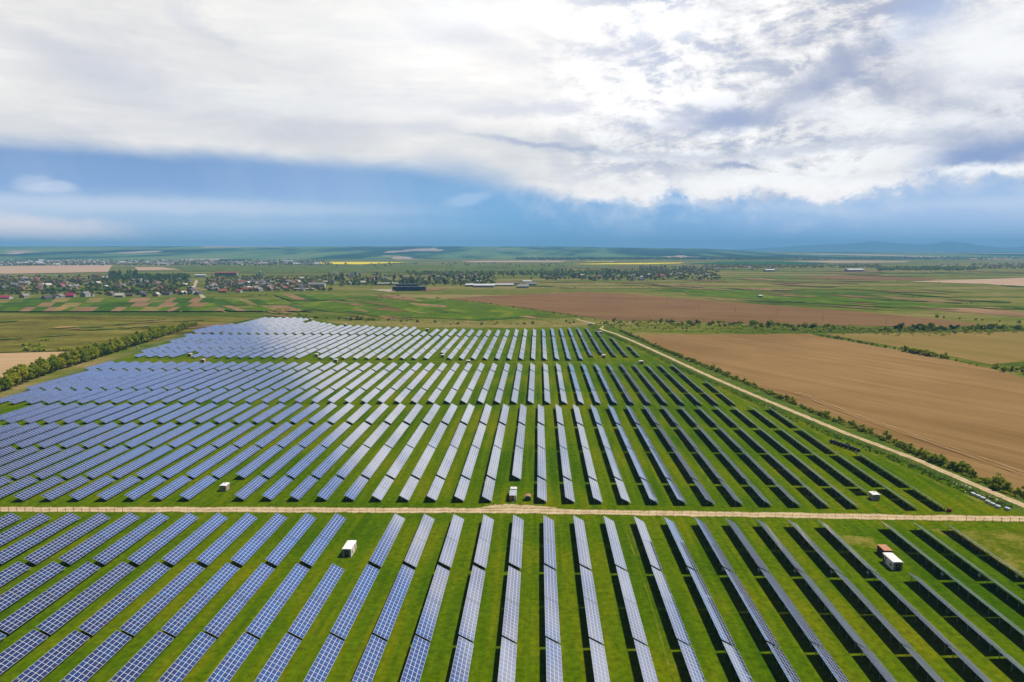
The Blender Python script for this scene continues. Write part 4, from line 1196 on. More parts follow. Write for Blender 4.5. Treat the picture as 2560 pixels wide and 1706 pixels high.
# unit sizes: tree 10 m tall, bush 3 m tall
BELT = [(crown_mesh('crown', 'belt_leaves', 2.9 + .2 * (i % 3), 4.3 + .3 * (i % 2), 5.6, 26, 34, .75, 100 + i), trunk_mesh(8, .2)) for i in range(6)]
BUSH = [(crown_mesh('foliage', 'bush_leaves', 1.9 + .25 * (i % 3), 1.5, 1.5, 15, 30, .5, 200 + i), trunk_mesh(2.2, .09)) for i in range(6)]
DBUSH = [(crown_mesh('foliage', 'dark_leaves', 2.0, 1.6, 1.6, 12, 24, .55, 300 + i), trunk_mesh(2.2, .09)) for i in range(4)]
VTREE = [(crown_mesh('crown', 'village_leaves', 3.3, 3.8, 5.6, 13, 14, 1.5, 400 + i), trunk_mesh(8, .22)) for i in range(5)]
PTREE = [(crown_mesh('crown', 'dark_leaves', 2.3, 5.6, 7.0, 15, 14, 1.4, 500 + i), trunk_mesh(10, .22)) for i in range(4)]

def plant(kind, x, y, s, label, cat, group, name, pname='crown', sz=None, bare=False):
    cm, tm = random.choice(kind)
    t = empty(name, (x, y, 0), random.uniform(0, 6.28))
    t.scale = (s, s, sz or s * random.uniform(.85, 1.15))
    tag(t, label, cat, group)
    link_mesh(pname, cm, t)
    if not bare: link_mesh('trunk' if pname == 'crown' else 'stem', tm, t)
    return t

def along(pts, step, jit):
    out = []
    P = [Vector(p) for p in pts]
    for a, b in zip(P, P[1:]):
        L = (b - a).length; n = max(1, int(round(L / step)))
        for i in range(n):
            q = a.lerp(b, (i + random.uniform(0, .6)) / n)
            out.append((q.x + random.uniform(-jit, jit), q.y + random.uniform(-jit, jit)))
    return out

# tree belt
TL = [(-345, 415), (-358, 440), (-366, 470), (-383, 545), (-392, 616), (-403, 690), (-413, 761), (-424, 830), (-430, 880)]
n = 0
for row, off, lab in ((0, 0, 'facing the fence'), (1, -7.5, 'behind the front trees')):
    for x, y in along(TL, 5.6 if row == 0 else 7.5, 1.3):
        n += 1
        s = random.uniform(.85, 1.3) * (.72 if y > 800 else 1)
        tone = random.choice(['yellow-green', 'mid-green', 'rounded green', 'leafy green'])
        plant(BELT, x + off, y + random.uniform(-2, 2), s, f"{tone} belt tree, {ordinal(n)} along the line, {lab}", 'tree', 'trees of the belt beside the solar farm', 'belt_tree')
# hedge by the side track
HG = [at(2640, 1275), at(2560, 1250), at(2520, 1235), at(2470, 1212), at(2420, 1191), at(2370, 1170), at(2300, 1143), at(2230, 1108), at(2180, 1088), at(2110, 1063), at(2042, 1037), at(1905, 978), at(1782, 927), at(1742, 910), at(1660, 878), at(1590, 846), at(1548, 828)]
n = 0
for x, y in along(HG, 2.4, .9):
    n += 1
    big = random.random()
    s = .62 + .95 * big ** 2.2
    if y > 360: s *= .8
    kd = 'tall spreading' if s > 1.05 else ('low tangled' if s < .68 else 'rounded')
    plant(BUSH, x + random.uniform(-.3, 1.8), y, s, f"{kd} green bush, {ordinal(n)} along the hedge by the side track", 'bush', 'bushes of the hedge by the side track', 'hedge_bush', 'foliage')
x, y = at(2492, 1222)
plant(BELT, x, y, .62, 'slender yellow-green sapling rising above the hedge by the track', 'tree', None, 'sapling')
# bushes across the plain
N_BUSH, LATE = 0, []
def bushes(pts, step, jit, smin, smax, where, kinds=(BUSH,), mn=0):
    global N_BUSH
    k = 0
    for x, y in along([at(*p) for p in pts], step, jit):
        k += 1
        s = random.uniform(smin, smax)
        kd = random.choice(kinds)
        shade = 'dark' if kd is DBUSH else 'bright'
        q = proj(x, y, 1)
        if not q or not -30 < q[0] < 2590 or not -30 < q[1] < 1740: continue
        N_BUSH += 1
        if N_BUSH > 296 or (s < .62 and 'scrub' in where or 'edging' in where and s < .7):
            LATE.append((x, y, s)); continue
        plant(kd, x, y, s, f"{shade} green bush, {ordinal(k)} in the line {where}", 'bush', 'bushes of the line ' + where, 'field_bush', 'foliage')
MID = [(1500, 811), (1560, 806), (1640, 808), (1760, 811), (1900, 816), (2050, 821), (2200, 826), (2330, 828), (2460, 823), (2600, 816)]
bushes(MID, 7, 9, .5, 2.0, 'between the two big ploughed fields', (BUSH, BUSH, DBUSH))
bushes([(x, y + 6) for x, y in MID], 11, 16, .4, 1.5, 'on the lower side of the broad scrub strip', (BUSH, DBUSH))
bushes([(1860, 812), (1960, 818), (2060, 822)], 6, 6, 1.3, 2.3, 'in the dense middle of the scrub strip', (BUSH,))
bushes([(2260, 826), (2360, 828), (2560, 823)], 6, 10, 1.2, 2.6, 'at the thick end of the scrub strip', (BUSH, DBUSH))
bushes([(1545, 818), (1600, 824), (1700, 826), (1830, 828), (2000, 832), (2250, 833)], 17, 16, .35, 1.0, 'edging the brown field')
bushes([(2042, 840), (2090, 848), (2130, 855), (2200, 868), (2260, 878)], 7, 2, .6, 1.2, 'leading down from the field corner')
bushes([(2262, 879), (2290, 886), (2320, 891), (2345, 896), (2366, 898)], 3.6, 3, 1.4, 2.3, 'at the big clump between fields')
bushes([(2366, 899), (2420, 911), (2485, 924)], 8, 1.5, .4, .8, 'along the low field bank')
bushes([(2487, 926), (2520, 930), (2560, 934), (2620, 945)], 4.5, 5, 1.2, 2.0, 'at the frame edge of the brown field')
bushes([(2330, 795), (2420, 800), (2520, 808), (2600, 815)], 16, 6, .8, 1.6, 'near the far corner of the dark field')
bushes([(1120, 750), (1200, 757), (1300, 771), (1400, 785), (1500, 803)], 22, 5, .5, .9, 'along the edge of the dark ploughed field', (DBUSH,))
bushes([(960, 802), (1050, 806), (1150, 812), (1250, 812), (1350, 812), (1470, 806)], 20, 14, .6, 1.3, 'just behind the end of the solar farm', (BUSH, DBUSH))
bushes([(690, 785), (760, 790), (820, 797), (900, 802)], 14, 8, .8, 1.5, 'behind the pale hump of tables', (DBUSH, BUSH))
bushes([(895, 800), (925, 800), (945, 801)], 3.5, 4, 1.7, 2.4, 'in the leafy clump behind the tables', (BUSH,))
bushes([(700, 776), (715, 777), (730, 776)], 5, 3, 1.8, 2.4, 'in the round dark clump past the hump', (DBUSH,))
bushes([(50, 862), (75, 866), (110, 872)], 7, 5, 1.2, 2.0, 'in the marsh beside the tan field', (DBUSH, BUSH))
bushes([(60, 876), (90, 877), (110, 878)], 4, 2, 1.6, 2.1, 'at the edge of the tan field', (DBUSH,))
bushes([(145, 876), (180, 877), (232, 874)], 7, 2, 1.3, 2.0, 'between tan field and tree belt', (DBUSH,))
bushes([(95, 853), (115, 853), (128, 851)], 6, 2, 1.3, 1.8, 'alone in the olive marsh', (DBUSH,))
bushes([(390, 782), (440, 780), (520, 779), (600, 785)], 26, 6, .7, 1.4, 'along the marsh rim below the gardens', (DBUSH,))
bushes([(606, 742), (640, 740)], 7, 3, 1.3, 1.7, 'in front of the village gardens', (DBUSH,))
bushes([(645, 739), (670, 738)], 7, 3, 1.4, 1.9, 'beside the flowering thicket of the gardens', (BUSH,))
bushes([(520, 745), (540, 757), (560, 768), (580, 780)], 15, 4, .7, 1.1, 'following the village road', (DBUSH,))
bushes([(1640, 724), (1665, 724), (1682, 725)], 6, 6, 1.2, 1.8, 'in the meadow clump past the dark field', (DBUSH,))
bushes([(1480, 713), (1560, 717), (1640, 715), (1760, 709), (1880, 700)], 62, 20, .9, 1.5, 'dotted over the meadow before the far village', (DBUSH,))
bushes([(2066, 699), (2130, 702), (2204, 703)], 12, 3, 1.2, 1.8, 'in the dark hedge by the purple field', (DBUSH,))
bushes([(2210, 705), (2330, 708), (2450, 713), (2560, 717)], 55, 4, .9, 1.5, 'along the pale strip field', (DBUSH,))
bushes([(1830, 746), (1880, 748), (1960, 746)], 14, 3, .7, 1.0, 'by the white field shed', (DBUSH,))
bushes([(2090, 727), (2246, 735), (2430, 763), (2462, 764)], 110, 15, 1.0, 1.6, 'scattered over the green pasture', (DBUSH,))
bushes([(880, 744), (920, 750), (935, 749), (990, 735), (1010, 748), (1090, 747), (1095, 745)], 60, 6, .9, 1.7, 'among the strips below the dark works', (DBUSH,))

def small_scrub(lst, name='scrub', label='low patchy scrub dotted along the field edges and meadows', leaves='bush_leaves'):
    mb = MB(); r = np.random.default_rng(77)
    for x, y, s in lst:
        for c_ in range(4):
            cc = np.array([x, y, .9 * s]) + r.normal(size=3) * np.array([1.0, 1.0, .25]) * s
            for q in range(16):
                e = r.normal(size=3); e /= np.linalg.norm(e)
                p = cc + e * s * np.array([1.1, 1.1, .9]) * r.uniform(.5, 1); p[2] = max(p[2], .1)
                nr = e + r.normal(size=3) * .5; nr /= np.linalg.norm(nr)
                sd = np.cross(nr, [.3, .2, .9]); sd /= np.linalg.norm(sd); u = np.cross(nr, sd); k = .75 * s
                mb.poly([tuple(p - sd * k * .5 - u * k * .4), tuple(p + sd * k * .5 - u * k * .5), tuple(p + sd * k * .4 + u * k * .5), tuple(p - sd * k * .5 + u * k * .4)])
    tag(mb.build(name, MATS[leaves]), label, name, None, 'stuff')
for i in range(620):
    px = random.uniform(1480, 2600); py = float(np.interp(px, [1480, 1900, 2330, 2600], [813, 819, 830, 822])) + random.gauss(2, 5)
    LATE.append((*at(px, py), random.uniform(.4, 1.25)))
for i in range(260):
    px, py = random.uniform(0, 1400), random.uniform(790, 812)
    if px > 560 or py > 800: LATE.append((*at(px, py - (8 if px < 700 else 0)), random.uniform(.3, .8)))
def near_line(pts, n, off0, off1, s0, s1):
    P = [Vector(p) for p in pts]; out = []
    for i in range(n):
        k = random.randrange(len(P) - 1); d = (P[k + 1] - P[k]).normalized()
        q = P[k].lerp(P[k + 1], random.random()) + Vector((d.y, -d.x)) * random.uniform(off0, off1)
        out.append((q.x, q.y, random.uniform(s0, s1)))
    return out
LATE += near_line(HG[1:], 520, -1.5, 1.8, .25, .6)
small_scrub([q for q in LATE if not (-420 < q[0] < 100 and q[1] < 860)])

small_scrub(near_line(FENCE_R[:9], 700, -4.2, .8, .14, .34), 'weeds', 'rough green weeds along the inside of the side track fence', 'dark_leaves')

# ------------------------------------------------------------------ power poles in the dark ploughed field
mat('old_wood', (0.10, 0.08, 0.06), 0.9)
def pole_proto():
    t = empty('power_pole')
    part('post', lambda m: m.tube((0, 0, -.3), (0, 0, 9), .17, .12, 7), 'old_wood', t)
    a = part('crossarm', lambda m: m.beam((-1.0, 0, 8.3), (1.0, 0, 8.3), .14), 'old_wood', t)
    part('insulator', lambda m: [m.lathe([(.07, 8.37), (.09, 8.5), (.05, 8.6), (0, 8.62)], 6, 0, (x, 0)) for x in (-.85, 0, .85)], 'grey_render', a)
    return t
pp = pole_proto()
for i, q in enumerate([(1208, 747), (1395, 738.5), (1466, 741), (1525, 749), (1592, 754), (1666, 762), (1747, 772), (1839, 781), (1942, 791), (2057, 803), (2215, 814)]):
    o = pp if i == 0 else copy_tree(pp)
    x, y = at(*q); o.location = (x, y, .3); o.rotation_euler = (0, 0, .3)
    tag(o, f'wooden power pole, {ordinal(i + 1)} in the line crossing the dark ploughed field', 'power pole', 'power poles in the dark ploughed field')

# ------------------------------------------------------------------ village houses
mat('wall_cream', (0.38, 0.32, 0.23), 0.9); mat('wall_white', (0.46, 0.44, 0.40), 0.9); mat('wall_brick', (0.32, 0.17, 0.11), 0.9); mat('wall_grey', (0.30, 0.29, 0.27), 0.9)
mat('roof_grey', (0.22, 0.205, 0.195), 0.85); mat('roof_dark', (0.085, 0.075, 0.075), 0.8); mat('roof_red', (0.30, 0.085, 0.055), 0.8); mat('roof_brown', (0.20, 0.125, 0.095), 0.85)
mat('roof_magenta', (0.36, 0.03, 0.09), 0.7); mat('roof_pale', (0.48, 0.44, 0.38), 0.85)
HM = {}
def house_meshes(w, l, h, rise, wm, rm):
    key = (w, l, h, rise, wm, rm)
    if key in HM: return HM[key]
    a = MB(); a.box(-w / 2, w / 2, -l / 2, l / 2, -.3, h)
    for s in (-1, 1):
        q = [(-w / 2, s * l / 2, h), (w / 2, s * l / 2, h), (0, s * l / 2, h + rise)]
        a.poly(q if s < 0 else q[::-1])
    r = MB(); ov = .5; k = rise / (w / 2)
    for s in (-1, 1):
        xo, zo = s * (w / 2 + ov), h - ov * k
        q = [(0, -l / 2 - ov, h + rise), (xo, -l / 2 - ov, zo), (xo, l / 2 + ov, zo), (0, l / 2 + ov, h + rise)]
        up = [(x, y, z + .22) for x, y, z in q]
        r.poly(up if s > 0 else up[::-1]); r.poly(q[::-1] if s > 0 else q)
        r.poly([q[1], q[2], up[2], up[1]] if s > 0 else [q[2], q[1], up[1], up[2]])
        r.poly([q[0], q[1], up[1], up[0]]); r.poly([q[2], q[3], up[3], up[2]])
    c = MB(); c.box(-.35, .35, l * .18, l * .18 + .7, h + rise * .5, h + rise + 1.1)
    wins = []
    for s in (-1, 1):
        for yy in (-.28, .02, .3):
            wn = MB(); wn.box(min(s * w / 2, s * (w / 2 + .05)), max(s * w / 2, s * (w / 2 + .05)), l * yy - .6, l * yy + .6, 1.0, 2.4); wins.append(wn.mesh('window', MATS['dark_glass_and_gap']))
        for xx in (-.25, .25):
            wn = MB(); wn.box(w * xx - .55, w * xx + .55, min(s * l / 2, s * (l / 2 + .05)), max(s * l / 2, s * (l / 2 + .05)), 1.0, 2.4); wins.append(wn.mesh('window', MATS['dark_glass_and_gap']))
    HM[key] = (a.mesh('wall', MATS[wm]), r.mesh('roof', MATS[rm]), c.mesh('chimney', MATS['wall_brick']), wins)
    return HM[key]

RN = {'roof_grey': 'grey', 'roof_dark': 'dark', 'roof_red': 'red', 'roof_brown': 'brown', 'roof_magenta': 'crimson', 'roof_pale': 'pale'}
WN = {'wall_cream': 'cream', 'wall_white': 'white', 'wall_brick': 'brick', 'wall_grey': 'grey'}
def house(x, y, rz, size, wm, rm, label, group, win=True):
    w, l, h, rise = size
    A, B, Cc, D = house_meshes(w, l, h, rise, wm, rm)
    t = empty('house', (x, y, .3), rz); tag(t, label, 'house', group)
    link_mesh('wall', A, t); ro = link_mesh('roof', B, t)
    if win:
        link_mesh('chimney', Cc, ro)
        for wme in D: link_mesh('window', wme, t)
    return t
SZ = [(9.5, 13, 3.4, 3.8), (11, 17, 3.6, 4.4), (8, 11, 3.0, 3.2), (12, 17, 6.0, 4.4)]
front = [(62, 743, 'wall_cream', 'roof_grey', 1), (118, 748, 'wall_grey', 'roof_dark', 1), (135, 747, 'wall_grey', 'roof_dark', 1), (150, 744, 'wall_grey', 'roof_grey', 1), (178, 742, 'wall_cream', 'roof_magenta', 1), (214, 741, 'wall_white', 'roof_grey', 3), (228, 740, 'wall_white', 'roof_dark', 2),
         (280, 738, 'wall_grey', 'roof_brown', 1), (300, 742, 'wall_cream', 'roof_pale', 1), (325, 740, 'wall_brick', 'roof_dark', 0), (352, 736, 'wall_grey', 'roof_dark', 1), (362, 741, 'wall_brick', 'roof_dark', 0), (392, 740, 'wall_cream', 'roof_pale', 1), (420, 737, 'wall_grey', 'roof_dark', 1), (443, 733, 'wall_brick', 'roof_red', 0), (458, 736, 'wall_cream', 'roof_pale', 1), (480, 733, 'wall_white', 'roof_dark', 3), (496, 737, 'wall_grey', 'roof_dark', 1),
         (155, 719, 'wall_cream', 'roof_red', 3), (175, 719, 'wall_white', 'roof_grey', 1), (190, 718, 'wall_cream', 'roof_grey', 1), (12, 722, 'wall_grey', 'roof_grey', 1), (50, 720, 'wall_brick', 'roof_brown', 1), (100, 722, 'wall_cream', 'roof_brown', 1), (120, 715, 'wall_cream', 'roof_pale', 1),
         (558, 731, 'wall_brick', 'roof_red', 1), (598, 731, 'wall_white', 'roof_red', 0), (615, 727, 'wall_cream', 'roof_red', 1), (628, 727, 'wall_cream', 'roof_red', 0), (648, 727, 'wall_white', 'roof_grey', 1), (676, 726, 'wall_brick', 'roof_brown', 1), (690, 725, 'wall_brick', 'roof_brown', 0), (750, 715, 'wall_white', 'roof_red', 0)]
for i, (px, py, wm, rm, sz) in enumerate(front):
    x, y = at(px, py)
    house(x, y, random.choice([0, 1.57]) + random.uniform(-.25, .25), SZ[sz], wm, rm, f"{WN[wm]} village house with {RN[rm]} roof, {ordinal(i + 1)} counted along the garden edge", 'houses at the edge of the village gardens')
def scatter_houses(n, poly, where, grp, dens=None, pal=None):
    (x0, x1, y0, y1) = poly
    for i in range(n):
        px, py = random.uniform(x0, x1), random.uniform(y0, y1)
        wm = random.choice(['wall_cream', 'wall_white', 'wall_grey', 'wall_brick']); rm = random.choice(pal or ['roof_grey', 'roof_grey', 'roof_brown', 'roof_brown', 'roof_pale', 'roof_dark', 'roof_dark', 'roof_red'])
        x, y = at(px, py)
        house(x, y, random.choice([0, 1.57]) + random.uniform(-.3, .3), SZ[random.choice([0, 0, 1, 2])], wm, rm, f"small {WN[wm]} house with {RN[rm]} roof {where}", f"{WN[wm]} houses with {RN[rm]} roof {where}", False)
scatter_houses(36, (0, 480, 690, 716), 'among the trees behind the garden plots', '')
scatter_houses(44, (515, 800, 697, 722), 'among the trees past the village road', '')
scatter_houses(22, (800, 1040, 684, 716), 'in the woods beyond the dark works', '')
scatter_houses(18, (1070, 1220, 682, 700), 'beyond the white hangars', '')
scatter_houses(30, (1355, 1620, 690, 703), 'along the lane past the long barns', '')
scatter_houses(36, (1610, 1790, 672, 698), 'in the far village past the dark field', '')
scatter_houses(16, (1790, 1960, 668, 678), 'by the far wood edge', '')
scatter_houses(34, (0, 480, 697, 724), 'in the back lanes of the garden village', '')
scatter_houses(44, (520, 800, 704, 727), 'along the meadow side of the village', '')
def town(name, n, bands, label):
    """a far hazy town that reads as one mass"""
    mb = MB(); pal = ['wall_white', 'wall_cream', 'roof_pale', 'roof_grey', 'roof_red', 'roof_brown', 'hangar_white']
    for i in range(n):
        x0, x1, y0, y1 = random.choice(bands)
        x, y = at(random.uniform(x0, x1), random.uniform(y0, y1))
        M = Matrix.Translation((x, y, .3)) @ Matrix.Rotation(random.uniform(0, 3.1), 4, 'Z')
        k = random.uniform(.8, 1.9) * (2.2 if random.random() < .12 else 1); w, l, h = 9 * k, 13 * k, 4.5 * random.uniform(.8, 1.7); r = 3.2 * k ** .5
        wi, ri = random.choice([0, 0, 1]), random.choice([2, 2, 3, 3, 4, 5, 6])
        mb.box(-w / 2, w / 2, -l / 2, l / 2, 0, h, wi, M)
        T = lambda *p: tuple(M @ Vector(p))
        mb.poly([T(-w / 2 - .4, -l / 2, h), T(w / 2 + .4, -l / 2, h), T(0, -l / 2, h + r)], None, wi); mb.poly([T(w / 2 + .4, l / 2, h), T(-w / 2 - .4, l / 2, h), T(0, l / 2, h + r)], None, wi)
        mb.poly([T(w / 2 + .4, -l / 2, h), T(w / 2 + .4, l / 2, h), T(0, l / 2, h + r), T(0, -l / 2, h + r)], None, ri); mb.poly([T(-w / 2 - .4, l / 2, h), T(-w / 2 - .4, -l / 2, h), T(0, -l / 2, h + r), T(0, l / 2, h + r)], None, ri)
    tag(mb.build(name, [MATS[q] for q in pal]), label, 'houses', None, 'stuff')
mat('hangar_white', (0.60, 0.60, 0.60), 0.6)
town('town_houses', 330, [(0, 440, 649, 661), (0, 440, 655, 663), (440, 800, 652, 663)], 'countless pale houses of the hazy town below the far hills')
scatter_houses(14, (2340, 2560, 660, 672), 'in the hazy hamlet near the dark wood', '', pal=['roof_pale', 'roof_grey', 'roof_red'])

# larger buildings, each by its own proportions
def block(name, label, cat, px0, px1, py, dep, h, wm, rm, rise=0.0, rz=None, win=None):
    xa, ya = at(px0, py); xb, yb = at(px1, py)
    L = math.hypot(xb - xa, yb - ya); ang = math.atan2(yb - ya, xb - xa)
    t = empty(name, (xa, ya, .3), ang); tag(t, label, cat)
    part('wall', lambda m: (m.box(0, L, 0, dep, -.3, h), m.poly([(0, 0, h), (0, dep / 2, h + rise), (0, dep, h)]), m.poly([(L, 0, h), (L, dep, h), (L, dep / 2, h + rise)])), wm, t)
    def rf(m):
        if rise < .1: m.box(-.4, L + .4, -.4, dep + .4, h, h + .5)
        else:
            m.poly([(-.5, -.5, h), (L + .5, -.5, h), (L + .5, dep / 2, h + rise + .3), (-.5, dep / 2, h + rise + .3)])
            m.poly([(L + .5, dep + .5, h), (-.5, dep + .5, h), (-.5, dep / 2, h + rise + .3), (L + .5, dep / 2, h + rise + .3)])
    part('roof', rf, rm, t)
    if win:
        n, fl = win
        for f in range(fl):
            part('window_row', lambda m, f=f: [m.box(L * (i + .5) / n - .9, L * (i + .5) / n + .9, -.06, 0, 1 + 3.2 * f, 2.7 + 3.2 * f) for i in range(n)], 'dark_glass_and_gap', t)
    return t
mat('navy_cladding', (0.016, 0.020, 0.038), 0.45, 0.5)
mat('navy_roof', (0.075, 0.085, 0.11), 0.6)
mat('hangar_white', (0.60, 0.60, 0.60), 0.6)
wk = block('works_hall', 'large dark navy works hall with a taller rear block', 'factory', 982, 1063, 727.5, 26, 9.0, 'navy_cladding', 'navy_roof')
part('tower_block', lambda m: (m.box(4, 56, 26.1, 44, 0, 13.5),), 'navy_cladding', wk); part('tower_roof', lambda m: (m.box(3.6, 56.4, 26, 44.4, 13.5, 14.0),), 'navy_roof', wk)
part('annex', lambda m: (m.box(0, 24, -6, -.02, 0, 8.2),), 'navy_cladding', wk)
block('hangar', 'long white-roofed hangar beyond the dark works', 'hangar', 1184, 1236, 719, 30, 5.0, 'wall_grey', 'hangar_white', 3.0)
block('hangar', 'shorter white-roofed hangar adjoining the long one', 'hangar', 1164, 1184, 717, 24, 4.5, 'wall_grey', 'hangar_white', 2.5)
block('hangar', 'pale blue shed roof behind the white hangars', 'shed', 1187, 1205, 707, 14, 4.0, 'wall_white', 'hangar_white', 1.5)
block('barn', 'long grey barn with a white gable end', 'barn', 1294, 1322, 721, 40, 4.5, 'wall_white', 'roof_grey', 4.0)
block('barn', 'low grey-brown barn behind the white gabled barn', 'barn', 1246, 1300, 712, 22, 4.0, 'wall_grey', 'roof_brown', 3.0)
block('barn', 'second low barn next to the white hangars', 'barn', 1232, 1284, 716, 18, 3.5, 'wall_grey', 'roof_pale', 3.0)
block('shed', 'bright white shed roof among trees behind the barns', 'shed', 1307, 1329, 707, 16, 3.5, 'wall_white', 'hangar_white', 1.6)
block('barn', 'grey barn standing past the white gabled barn', 'barn', 1315, 1342, 714, 16, 4, 'wall_grey', 'roof_grey', 3)
block('school', 'long grey school building with red roof behind the village', 'school', 537, 592, 689, 16, 10.5, 'wall_grey', 'roof_red', 4.0, win=(18, 3))
block('shed', 'white shed beside the long school building', 'shed', 486, 513, 691, 20, 4.5, 'wall_grey', 'hangar_white', 2.5)
block('farm_shed', 'white shed with crimson roof at the garden corner', 'shed', -14, 23, 749, 12, 5.0, 'wall_white', 'roof_magenta', 2.6)
block('shed', 'white roofed shed at the top of the village road', 'shed', 469, 484, 722, 12, 4, 'wall_white', 'hangar_white', 1.5)
block('house', 'long white two-storey house beside the village trees', 'house', 769, 811, 718, 16, 7.0, 'wall_white', 'roof_grey', 4.0, win=(9, 2))
block('shed', 'long low grey shed in front of the village trees', 'shed', 735, 785, 725, 8, 3.0, 'wall_grey', 'roof_pale', 1.0)
block('hangar', 'large white hangar with violet edge in front of the dark wood', 'hangar', 2121, 2161, 680.5, 40, 8, 'wall_white', 'hangar_white', 3.5)
block('shed', 'white roofed shed alone in the green pasture', 'shed', 1898, 1906, 745.5, 8, 3.5, 'wall_grey', 'hangar_white', 1.2)
block('hangar', 'white roofed farm hall at the far village end', 'hangar', 1915, 1938, 680, 30, 6, 'wall_brick', 'hangar_white', 3)
block('hangar', 'pale flat hall in front of the hazy town', 'hangar', 706, 730, 655.5, 60, 9, 'wall_white', 'hangar_white', 3)
block('shed', 'long pale wall shed in the woods by the dark works', 'shed', 937, 996, 713, 10, 4.5, 'wall_cream', 'roof_pale', 1.5)

# the church with green domes
mat('church_green', (0.045, 0.26, 0.16), 0.4, 0.5)
x, y = at(651, 693)
t = empty('church', (x, y, .3), .2); tag(t, 'white church with green onion domes rising above the village', 'church')
part('wall', lambda m: (m.box(-14, 12, -6, 6, 0, 9), m.box(-5, 5, -9, 9, 0, 9)), 'wall_white', t)
part('roof', lambda m: (m.box(-14.5, 12.5, -6.5, 6.5, 9, 10.5), m.box(-5.5, 5.5, -9.5, 9.5, 9, 10.6)), 'church_green', t)
def dome(cx, s, z):
    d = part('drum', lambda m: m.lathe([(2.6 * s, z), (2.6 * s, z + 4 * s)], 10, 0, (cx, 0)), 'wall_white', t)
    part('dome', lambda m: m.lathe([(3.0 * s, z + 4 * s), (3.9 * s, z + 6 * s), (3.2 * s, z + 8.2 * s), (1.3 * s, z + 10.2 * s), (.35 * s, z + 12 * s), (.25 * s, z + 15 * s), (0, z + 15.4 * s)], 10, 0, (cx, 0)), 'church_green', d)
dome(0, 1.15, 10); dome(13.5, .8, 6); dome(-11, .55, 9)

# ------------------------------------------------------------------ village trees, one by one, and the woods
def scatter_trees(n, band, where, kinds, smin, smax, spec):
    x0, x1, y0, y1 = band
    for i in range(n):
        px, py = random.uniform(x0, x1), random.uniform(y0, y1)
        x, y = at(px, py)
        plant(random.choice(kinds), x, y, random.uniform(smin, smax), f"{spec} {where}", 'tree', f"{spec}s {where}", 'village_tree')
scatter_trees(62, (0, 480, 694, 738), 'among the houses behind the garden plots', (VTREE,), .7, 1.25, 'leafy green tree')
scatter_trees(40, (255, 470, 688, 712), 'in the park beside the village road', (VTREE, PTREE), .9, 1.5, 'tall dark tree')
scatter_trees(16, (272, 345, 684, 696), 'in the high poplar group above the village', (PTREE, VTREE), 1.6, 2.2, 'very tall poplar')
scatter_trees(70, (515, 800, 695, 722), 'among the houses past the village road', (VTREE,), .7, 1.2, 'leafy green tree')
scatter_trees(60, (800, 1230, 690, 716), 'in the wood behind the dark works', (VTREE, PTREE), 1.1, 1.8, 'large green tree')
scatter_trees(46, (1230, 1620, 683, 700), 'behind the lane with the long barns', (VTREE, PTREE), 1.1, 1.8, 'broad green tree')
plantN = None

def woods(name, px_band, n, label, kinds_leaf='dark_leaves', smin=.9, smax=1.5, tall=1.0):
    """a far wood that reads as one mass"""
    mb = MB()
    x0, x1, y0, y1 = px_band
    r = np.random.default_rng(int(x0) + 500)
    for i in range(n):
        x, y = at(r.uniform(x0, x1), r.uniform(y0, y1))
        s = r.uniform(smin, smax)
        for q in range(22):
            e = r.normal(size=3); e /= np.linalg.norm(e)
            p = np.array([x, y, 4.2 * s * tall]) + e * np.array([4.3, 4.3, 3.6 * tall]) * s * r.uniform(.55, 1)
            nr = e + r.normal(size=3) * .4; nr /= np.linalg.norm(nr)
            sd = np.cross(nr, [.3, .2, .9]); sd /= np.linalg.norm(sd); u = np.cross(nr, sd); k = 2.6 * s
            mb.poly([tuple(p - sd * k * .5 - u * k * .4), tuple(p + sd * k * .5 - u * k * .5), tuple(p + sd * k * .4 + u * k * .5), tuple(p - sd * k * .5 + u * k * .4)])
    return tag(mb.build(name, MATS[kinds_leaf]), label, 'woods', None, 'stuff')
woods('woods', (2190, 2440, 672, 679), 260, 'long dense dark wood line behind the pale field strip', smin=1.3, smax=2.0)
woods('woods', (1600, 1760, 668, 688), 260, 'green wood mass around the far village houses', 'village_leaves', 1.0, 1.5)
woods('woods', (1760, 2200, 665, 672), 330, 'thin wood band stretching behind the far village', 'village_leaves', 1.1, 1.8)
woods('woods', (2430, 2620, 663, 674), 150, 'loose trees around the hazy hamlet', 'village_leaves', 1.0, 1.6)
woods('woods', (1020, 1640, 682, 690), 330, 'dark tree band behind the barns and hangars', 'dark_leaves', 1.0, 1.7)
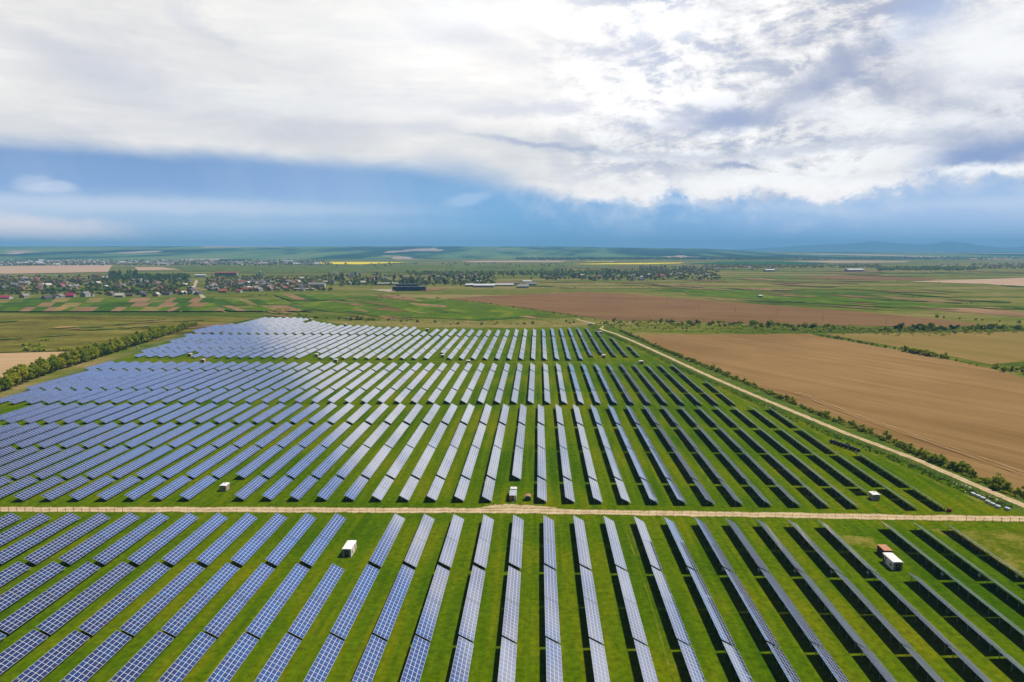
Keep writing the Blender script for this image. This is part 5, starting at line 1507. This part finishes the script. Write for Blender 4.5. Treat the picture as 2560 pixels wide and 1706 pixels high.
woods('woods', (280, 470, 690, 702), 140, 'dark park wood at the head of the village road', 'dark_leaves', 1.3, 1.9)
woods('woods', (0, 260, 698, 708), 90, 'green orchard trees along the village back lane', 'village_leaves', .9, 1.3)
woods('woods', (-40, 830, 650, 664), 900, 'scattered town trees below the hazy hills', 'village_leaves', 1.0, 1.8)
woods('woods', (550, 620, 651, 654), 120, 'compact dark copse in the hazy town', 'dark_leaves', 1.6, 2.2)
woods('woods', (1290, 1960, 647, 651), 900, 'blue-green forest edge at the foot of the far hills', 'dark_leaves', 1.8, 2.6)
woods('woods', (1950, 2600, 644, 652), 420, 'hazy scattered woods on the far plain', 'village_leaves', 1.5, 2.4)
woods('woods', (830, 1440, 660, 668), 60, 'few lone trees on the pale plain before the rape field', 'dark_leaves', 1.2, 1.8)
woods('village_greenery', (-40, 480, 690, 738), 700, 'leafy garden greenery between the village houses', 'village_leaves', .5, 1.1)
woods('village_greenery', (515, 830, 691, 728), 620, 'leafy garden greenery past the village road', 'village_leaves', .5, 1.1)
woods('village_greenery', (820, 1240, 688, 715), 420, 'leafy greenery around the dark works and hangars', 'village_leaves', .7, 1.2)
woods('village_greenery', (1350, 1800, 674, 702), 600, 'leafy greenery around the far lane and village', 'village_leaves', .6, 1.2)
woods('undergrowth', (800, 1640, 700, 722), 120, 'patchy scrub between barns and dark ploughed field', 'bush_leaves', .25, .5)

# ------------------------------------------------------------------ haze
def haze():
    mb = MB(); mb.box(-34000, 34000, -3000, 34000, -20, 470)
    m = bpy.data.materials.new('haze'); m.use_nodes = True
    w = NT(m.node_tree)
    out = w.n('ShaderNodeOutputMaterial'); v = w.n('ShaderNodeVolumePrincipled')
    v.inputs['Color'].default_value = (0.25, 0.57, 1.0, 1)
    v.inputs['Density'].default_value = 7.2e-5
    v.inputs['Anisotropy'].default_value = 0.0
    w.link(v.outputs[0], out.inputs['Volume'])
    o = mb.build('haze', m)
    tag(o, 'pale blue air that fades the far hills', 'haze', None, 'stuff')
haze()
